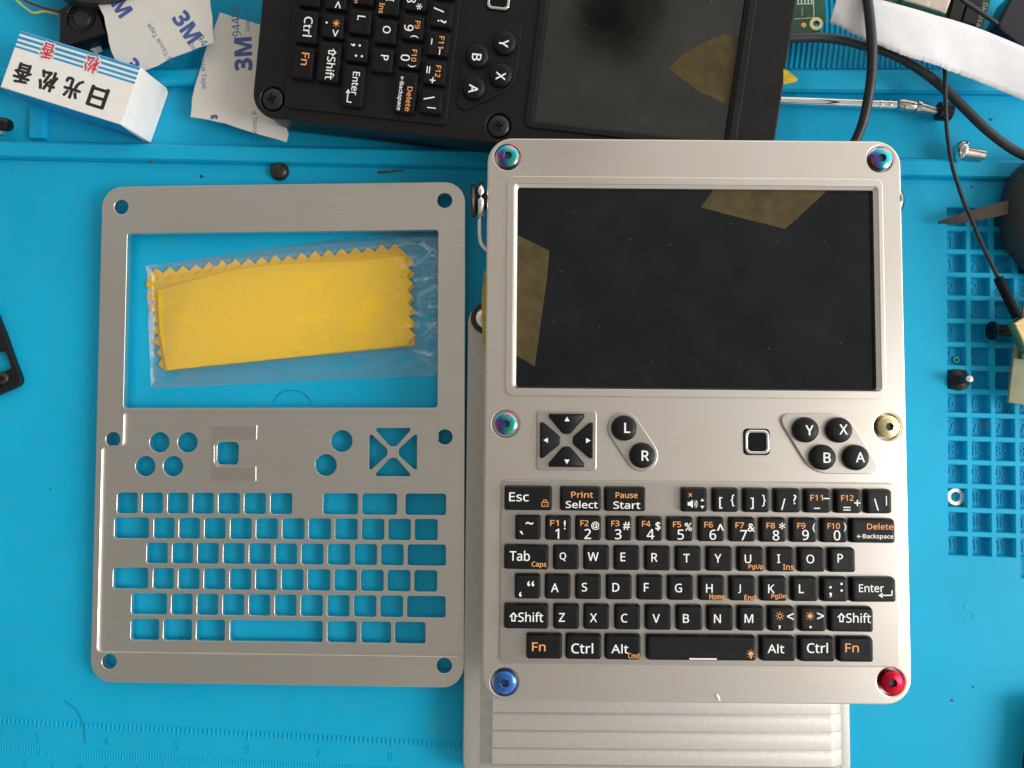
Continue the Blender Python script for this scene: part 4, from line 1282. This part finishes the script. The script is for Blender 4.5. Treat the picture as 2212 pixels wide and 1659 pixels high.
# ================================================================== UPPER RIGHT CLUTTER
def cable(name, pts, conv, zs_, r, m, label, cat='cable', group=None):
    path = smooth_path([P(*conv(x, y), z) for (x, y), z in zip(pts, zs_)], 8)
    mb = MB(); mb.tube(path, r, 14)
    return tag(mb.build(name, m, None, center=True, ang=60), label, cat, group)
cable('power_cable', [(880, -260), (905, -60), (932, 150), (950, 380), (948, 600), (922, 800), (880, 1000), (818, 1160), (740, 1300)], z4, [24, 24, 24, 23, 21, 19, 17, 15, 14], 1.6, M['rubber'],
      'thick black cable hanging straight down over the paper strip', 'cable', 'thick black cables')
cable('power_cable', [(100, 330), (290, 315), (500, 312), (700, 332), (900, 382), (1100, 440), (1300, 545), (1500, 692), (1700, 880), (1900, 1075), (2100, 1228), (2260, 1310)], z4, [16, 16, 15.5, 15, 14.5, 14, 13, 12, 11, 10, 9, 9], 1.55, M['rubber'],
      'thick black cable curving away to the right edge', 'cable', 'thick black cables')
root = thing('thin_lead', 'thin black lead ending in a heat shrink sleeve at the board', 'lead', None, tuple(P(1924, 345, 10)))
t0 = P(1924, 345, 10)
pp = [P(*z4(x, y), z) - t0 for x, y, z in ((1535, 430, 14), (1556, 600, 15), (1560, 850, 15), (1575, 1100, 13), (1612, 1350, 12))] + [P(*za(x, y), z) - t0 for x, y, z in ((520, 180, 11), (575, 340, 10), (625, 450, 10), (700, 635, 10), (780, 800, 10), (845, 935, 10))]
mb = MB(); mb.tube(smooth_path(pp, 8), .66, 10); mb.build('lead_sheath', M['rubber'], root, ang=60)
pp = [P(*za(x, y), 10) - t0 for x, y in ((835, 915), (880, 1010), (930, 1110), (985, 1225))]
mb = MB(); mb.tube(smooth_path(pp, 4), 1.5, 12, True, None); mb.build('heat_shrink', M['gasket'], root, ang=60)

# paper strip: torn lower edge, curled
lowp = [(600, 185), (660, 210), (780, 272), (905, 335), (1080, 405), (1240, 470), (1370, 505), (1500, 545), (1580, 585), (1660, 610), (1820, 672), (2000, 745), (2212, 835), (2420, 930)]
upp = [(660, -20), (745, -18), (840, -15), (930, -8), (1030, 0), (1180, 40), (1330, 82), (1480, 128), (1620, 165), (1770, 212), (1900, 260), (2060, 325), (2212, 390), (2420, 490)]
n = 60
def samp(pts, t):
    f = t * (len(pts) - 1); i = min(int(f), len(pts) - 2); f -= i
    return pts[i][0] * (1 - f) + pts[i + 1][0] * f, pts[i][1] * (1 - f) + pts[i + 1][1] * f
vs_ = []; m = 8; n = 160
for j in range(m + 1):
    for i in range(n + 1):
        t = i / n; a = samp(lowp, t); b = samp(upp, t); f = j / m
        x, y = a[0] * (1 - f) + b[0] * f, a[1] * (1 - f) + b[1] * f
        if j == 0: y += random.uniform(-4, 4); x += random.uniform(-2, 2)
        zz = 19 + 2.0 * math.sin(t * 5) + 1.5 * f - 1.0 * (1 - f) ** 3 + .25 * mnoise.noise(Vector((t * 9, f * 3, 2)))
        vs_.append(P(*z4(x, y), zz))
mb = MB(); mb.add(vs_, [[j * (n + 1) + i, j * (n + 1) + i + 1, (j + 1) * (n + 1) + i + 1, (j + 1) * (n + 1) + i] for j in range(m) for i in range(n)])
o = mb.build('paper_strip', M['paper'], None, center=True, ang=180)
sol = o.modifiers.new('thickness', 'SOLIDIFY'); sol.thickness = .012; sol.offset = 0
tag(o, 'long torn strip of white paper lying across the upper right corner', 'paper')

# small green board beside the black device
def small_board():
    z = 8.0
    c = P(*z4(400, 100), z)
    root = thing('circuit_board', 'green circuit board with a copper dot, half hidden by the black handheld computer', 'circuit board', None, (c.x, c.y, z - 1.6), 0)
    L = lambda pts, zz=z: [(x - c.x, y - c.y) for x, y in outl(pts, zz, z4)]
    hc = L([(490, 196)])[0]
    mb = MB(); mb.mesh(plate_mesh(ccw(L([(150, -300), (560, -300), (556, 0), (560, 165), (540, 225), (492, 265), (290, 271), (150, 275)])), [circle(*hc, 1.1, 20)], 0, 1.6, .08, 1)); mb.build('board', M['pcb'], root)
    mb = MB(); ringp(mb, *hc, 1.1, 2.3, 1.62, 24); mb.use(M['gold']); mb.build('mounting_ring', M['olive'], root, smooth=False)
    p = L([(382, 210)])[0]
    mb = MB(); mb.lathe([(1.0, 1.6), (.9, 1.75), (.4, 1.8)], 18, *p); mb.build('copper_dot', M['copper'], root)
    mb = MB()
    for a, b in (((305, 158), (470, 146)), ((470, 146), (466, 0)), ((330, 35), (468, 30))):
        qa, qb = L([a])[0], L([b])[0]; bar(mb, qa, qb, .22, 1.63)
    for i in range(5):
        for j in range(3):
            qa = L([(338 + i * 28, 2 + j * 12)])[0]; poly(mb, circle(*qa, .25, 8), 1.63)
    for j in range(4):
        qa = L([(372, 68 + j * 18)])[0]; bar(mb, (qa[0] - .3, qa[1]), (qa[0] + .3, qa[1]), .2, 1.63)
    mb.build('silkscreen', M['white_ink'], root, smooth=False)
small_board()

def big_board():
    z = 7.0
    c = P(*z4(1500, 60), z)
    root = thing('circuit_board', 'green circuit board with a shiny shield can and dark chips, behind the paper strip', 'circuit board', None, (c.x, c.y, z - 1.6))
    L = lambda pts, zz=z: [(x - c.x, y - c.y) for x, y in outl(pts, zz, z4)]
    mb = MB(); mb.prism(L([(1000, -400), (2060, -400), (1930, 20), (1865, 250), (1780, 250), (1500, 200), (1000, 60)]), 0, 1.6); mb.build('board', M['pcb'], root)
    mb = MB(); mb.prism(L([(1215, -250), (1610, -250), (1575, 30), (1530, 150), (1480, 130), (1180, 40)]), 1.6, 4.4, .5); mb.build('shield_can', M['tin'], root)
    for pts, h in ([(1640, -200), (1760, -200), (1700, 60), (1655, 205), (1560, 180), (1600, 40)], 3.6), ([(1770, -200), (1900, -180), (1850, 60), (1800, 225), (1680, 205), (1722, 60)], 3.2):
        mb = MB(); mb.prism(L(pts), 1.6, h, .3); mb.build('chip', M['blackplastic'], root)
    mb = MB()
    for k, ch in enumerate('DA30X4'):
        p = L([(1893 - k * 12, 40 + k * 33)])[0]
        put_text(mb, ch, *p, 1.64, h=1.5, rot=R(-100), bold=0)
    mb.build('silkscreen', M['white_ink'], root, smooth=False)
    mb = MB(); p = L([(1412, 20)], z + 3)[0]; put_text(mb, 'per', *p, 4.44, h=1.5, rot=R(-100), bold=0); mb.build('engraving', M['white_ink'], root, smooth=False)
big_board()
cable('thin_cable', [(1640, -60), (1720, 12), (1850, 100), (1980, 190), (2060, 238), (2140, 300)], z4, [16, 15, 14, 13, 12, 11], .75, M['rubber'], 'thin black cable crossing the dark chips in the upper right corner')
z = 14
mb = MB(); mb.prism(roundpoly(outl([(2090, 30), (2160, -120), (2500, -60), (2500, 560), (2212, 400), (1990, 225)], z, z4), 2, 4), 3, z, .6)
tag(mb.build('dark_phone', M['violetblack'], None, center=True), 'glossy violet black slab in the upper right corner', 'slab')

# telescopic antenna
def antenna():
    z = 2.2
    a, b = P(*z4(-300, 815), z), P(*z4(1150, 872), z)
    root = thing('telescopic_antenna', 'chrome telescopic antenna with a hinged joint lying in the tray', 'antenna', None, tuple(a))
    d = (b - a); L = d.length
    mb = MB(); pr = [(1.6, 0), (1.6, L * .905)]
    mb.lathe([(1.45, 0), (1.45, L * .90), (1.6, L * .902), (1.6, L * .918), (1.45, L * .92), (1.45, L * .952), (1.6, L * .954), (1.6, L * .968), (1.45, L * .97), (1.45, L)], 20, axis=d, org=(0, 0, 0)); mb.build('tube', M['chrome'], root, ang=40)
    p = P(*z4(1165, 862), z) - a; q = P(*z4(1330, 890), z) - a
    mb = MB(); mb.lathe([(1.5, 0), (1.95, 1), (1.95, 5.2), (1.7, 6.2)], 18, axis=q - p, org=tuple(p)); h = mb.build('hinge', M['steel'], root, ang=40)
    r0 = P(*z4(1238, 884), z + 2) - a
    mb = MB(); mb.lathe([(.6, 1.6), (.6, 2.0), (.3, 2.1)], 14, r0.x, r0.y); mb.build('hinge_pin', M['gold'], root)
    p = P(*z4(1318, 885), z) - a; q = P(*z4(1490, 922), z) - a
    mb = MB(); mb.lathe([(2.1, 0), (2.15, .5), (2.1, 1.2), (1.7, 1.3), (1.35, 6), (1.2, (q - p).length)], 18, axis=q - p, org=tuple(p)); mb.build('collar', M['steel'], root, ang=40)
    p = q; q = P(*z4(1610, 930), z) - a
    mb = MB(); mb.lathe([(2.0, 0), (3.2, .3), (3.2, (q - p).length - .5), (2.6, (q - p).length)], 20, axis=q - p, org=tuple(p)); mb.build('plug_body', M['blackplastic'], root, ang=40)
antenna()

# chrome rivet on the tray edge
p, q = P(*z4(1650, 1256), 3), P(*z4(1875, 1295), 3)
root = thing('chrome_rivet', 'shiny domed chrome rivet lying on its side by the tray edge', 'rivet', None, tuple(p))
d = (q - p).normalized(); L = (q - p).length
mb = MB(); mb.lathe([(.6, -1.3), (2.0, -1.1), (3.3, -.1), (3.9, 1.2), (3.7, 1.7), (1.8, 1.75)], 26, axis=d, org=(0, 0, 1)); mb.build('dome_head', M['chrome'], root, ang=50)
mb = MB(); mb.lathe([(2.1, 1.2), (2.0, 2.2), (1.75, L - .2), (1.55, L)], 20, axis=d, org=(0, 0, .6)); mb.build('shank', M['steel'], root, ang=40)

# ================================================================== RIGHT EDGE
# tweezer tip
mb = MB()
A = [(378, 472), (450, 448), (560, 412), (700, 370), (880, 322), (1100, 262)]; B = [(385, 490), (470, 490), (600, 480), (720, 462), (830, 438), (1100, 380)]
l0 = [P(*za(x, y), 9 - 5 * (1 - i / 5)) for i, (x, y) in enumerate(A)]; l1 = [P(*za(x, y), 9 - 5 * (1 - i / 5)) for i, (x, y) in enumerate(B)]
mb.loft([[p, q, q - Vector((0, 0, 1.2)), p - Vector((0, 0, 1.2))] for p, q in zip(l0, l1)])
tag(mb.build('tweezer_tip', M['brown_steel'], None, center=True, ang=30), 'brown metal tool tip pointing left across the top numbered cells', 'tool tip')
# rounded dark grip
c = P(2300, 458, 10)
mb = MB(); prof = []
for k in range(13):
    a = k / 12 * math.pi / 2; prof.append((17.3 * math.cos(a) + .4, 6 + 13 * math.sin(a)))
loops = []
for r, h in [(16, 0), (17.7, 3)] + prof:
    loops.append([(c.x + r * math.cos(2 * math.pi * k / 48) * 1.0, c.y + r * math.sin(2 * math.pi * k / 48) * 1.25, h) for k in range(48)])
mb.loft(loops)
tag(mb.build('rounded_grip', M['greygrip'], None, center=True, ang=60), 'large rounded dark grey grip at the right edge above the olive board', 'grip')
# olive board with gold connector
root = thing('module_board', 'olive board with a gold connector at the right edge', 'circuit board', None, tuple(P(2200, 780, 8)))
t0 = P(2200, 780, 8)
def Lr(pts, z): return [(p.x - t0.x, p.y - t0.y) for p in (P(u, v, z) for u, v in pts)]
mb = MB(); mb.prism(Lr([(2216, 640), (2196, 735), (2187, 790), (2178, 869), (2230, 878), (2330, 880), (2330, 640)], 9), 0, 1.2, .1); mb.build('board', M['olive'], root)
mb = MB(); mb.prism(Lr([(2186, 698), (2212, 683), (2250, 672), (2250, 760), (2214, 765), (2203, 735)], 12), 1.2, 5, .4); mb.build('gold_connector', M['goldconn'], root)
mb = MB(); mb.prism(Lr([(2206, 742), (2250, 735), (2250, 775), (2208, 775)], 11), 1.2, 3, .2); mb.build('chip', M['pcb'], root)

x0, yt, xp, yp, cw, ch = cellinfo
def cell_centre(c, r, z=-2.95): return MF.world(x0 + c * xp + cw / 2, yt - r * yp - ch / 2, z)
# black screw lying on its side
p = P(*za(778, 1333), 2.0)
root = thing('loose_screw', 'black flat head screw lying on its side beside the olive board', 'screw', None, tuple(p), 0, 'loose black screws')
d = Vector((1, .02, -.1)).normalized()
mb = MB(); mb.lathe([(1.0, -.6), (3.2, -.5), (3.35, 0), (2.6, .5), (1.4, 1.6), (1.3, 1.7)], 28, axis=d, org=(0, 0, 1.2)); mb.build('screw_head', M['blackplastic'], root, ang=40)
pr = [(1.3, 1.6)]
for k in range(9): pr += [(1.35, 1.9 + k * .62), (1.72, 2.2 + k * .62)]
pr.append((1.2, 7.8))
mb = MB(); mb.lathe(pr, 20, axis=d, org=(0, 0, 1.2)); mb.build('threaded_shank', M['darksteel'], root, ang=20)
# black screw standing on its head in a cell
p = P(*zb(476, 230), 1.0)
root = thing('loose_screw', 'black screw standing upright on its wide head in cell 59', 'screw', None, (p.x, p.y, .1), 0, 'loose black screws')
mb = MB(); mb.lathe([(3.5, 0), (3.75, .4), (3.6, 1.1), (2.2, 1.7), (1.6, 2.0)], 32); mb.build('screw_head', M['blackplastic'], root, ang=40)
mb = MB(); mb.lathe([(1.6, 1.9), (1.5, 2.3), (1.5, 6.6), (1.25, 7.1), (.6, 7.2)], 24); mb.build('threaded_shank', M['darksteel'], root, ang=40)
mb = MB(); mb.lathe([(1.15, 7.15), (1.1, 7.3), (.4, 7.4)], 20); mb.build('bare_tip', M['chrome'], root, ang=40)
# green ring, washer, pink crumb
def ring_at(p, r0, r1, h, m, name, label, cat):
    mb = MB(); n = 28
    loops = []
    for r, z in ((r1, 0), (r1, h * .8), (r1 - .15, h), (r0 + .15, h), (r0, h * .8), (r0, 0), (r1, 0)):
        loops.append([(p.x + r * math.cos(2 * math.pi * k / n), p.y + r * math.sin(2 * math.pi * k / n), p.z + z) for k in range(n)])
    mb.loft(loops, False, False)
    return tag(mb.build(name, m, None, center=True), label, cat)
p = P(*zb(456, 91), -2); p.z = -2.95
ring_at(p, .5, 1.15, 1.1, M['greenbit'], 'green_ring', 'tiny green plastic ring in cell 51', 'ring')
p = P(*zb(461, 1040), -1); p.z = -2.95
ring_at(p, 1.6, 3.05, 1.0, M['zinc'], 'metal_washer', 'dull white metal washer lying in cell 99', 'washer')
p = P(*zb(668, 545), -2); p.z = -2.95
mb = MB(); mb.loft([[(p.x + r * (1 + .3 * math.sin(3 * k)) * .55 * math.cos(2 * math.pi * k / 10), p.y + r * math.sin(2 * math.pi * k / 10) * 1.2, p.z + z) for k in range(10)] for r, z in ((.9, 0), (1.1, .4), (.6, .8))])
tag(mb.build('pink_crumb', M['pink'], None, center=True), 'small pink crumb in cell 76', 'crumb')
# dark object at the lower right corner
z = 10
mb = MB(); mb.prism(roundpoly(outl([(2262, 1530), (2400, 1510), (2400, 1900), (2240, 1900), (2250, 1665), (2258, 1620)], z, None), 2.5, 5), 0, z, 1.2)
tag(mb.build('dark_slab', M['violetblack'], None, center=True), 'dark glossy slab edge at the lower right corner', 'slab')
# white crumb on the silver device
q = MAINF.loc(*zm(1215, 1512), .3); w = MAINF.world(q[0], q[1], .02)
mb = MB(); n = 7
mb.loft([[(w.x + r * (1 + .35 * math.sin(2.3 * k)) * math.cos(2 * math.pi * k / n + .6) * .75, w.y + r * math.sin(2 * math.pi * k / n) * 1.25, w.z + zz) for k in range(n)] for r, zz in ((.7, 0), (.9, .3), (.4, .6))])
tag(mb.build('white_crumb', M['white_card'], None, center=True), 'white crumb on the bottom edge of the silver handheld computer', 'crumb')
# hairs on the mat
for pts, lb in (([(139, 1514), (165, 1535), (180, 1570), (184, 1605)], 'fine curved hair on the mat below the loose faceplate'),
                ([(590, 868), (602, 852), (622, 843), (648, 846), (665, 858), (673, 872)], 'fine looped hair on the mat inside the faceplate window')):
    mb = MB(); mb.tube(smooth_path([P(u, v, .25) for u, v in pts], 8), .07, 5)
    tag(mb.build('hair', M['hair'], None, center=True), lb, 'hair', 'stray hairs')
# specks of dirt on the mat
for i, (u, v, r) in enumerate(((328, 347, 1.1), (435, 381, .7), (87, 270, .8), (26, 367, .4), (1405 * .28646, 344, .5), (50, 824, .5), (2057, 1513, .55), (2102, 1484, .35), (2166, 1058, .7), (2112, 954, .6), (2099, 404, .5), (1720, 196, .5), (2150, 252, .6), (2130, 272, .6))):
    c = P(u, v, 0); c.z = -2.45 if v < 300 else (-2.95 if u > 2090 and v > 900 and v < 1200 else 0.0)
    mb = MB(); n = 8
    mb.loft([[(c.x + q * (1 + .4 * math.sin(2.1 * k + i)) * math.cos(2 * math.pi * k / n), c.y + q * (1 + .3 * math.sin(3.3 * k + i)) * math.sin(2 * math.pi * k / n) * .8, c.z + zz) for k in range(n)] for q, zz in ((r, 0), (r * .8, r * .35), (r * .3, r * .5))])
    tag(mb.build('dirt_speck', M['hair'] if i % 3 else M['debris'], None, center=True), 'tiny dark speck of dirt on the blue mat', 'speck', 'specks of dirt on the mat')
# dark round disc added out of view above the table, seen only as a dark spot mirrored in the black screen
mb = MB(); mb.lathe([(27, 0), (28, 1), (28, 9), (26, 10)], 48, 36, 200)
o = mb.build('mirrored_disc', M['gasket'], None, center=True); o.location.z = 27.3
tag(o, 'added dark disc out of view, mirrored as a dark spot in the black screen', 'added disc')
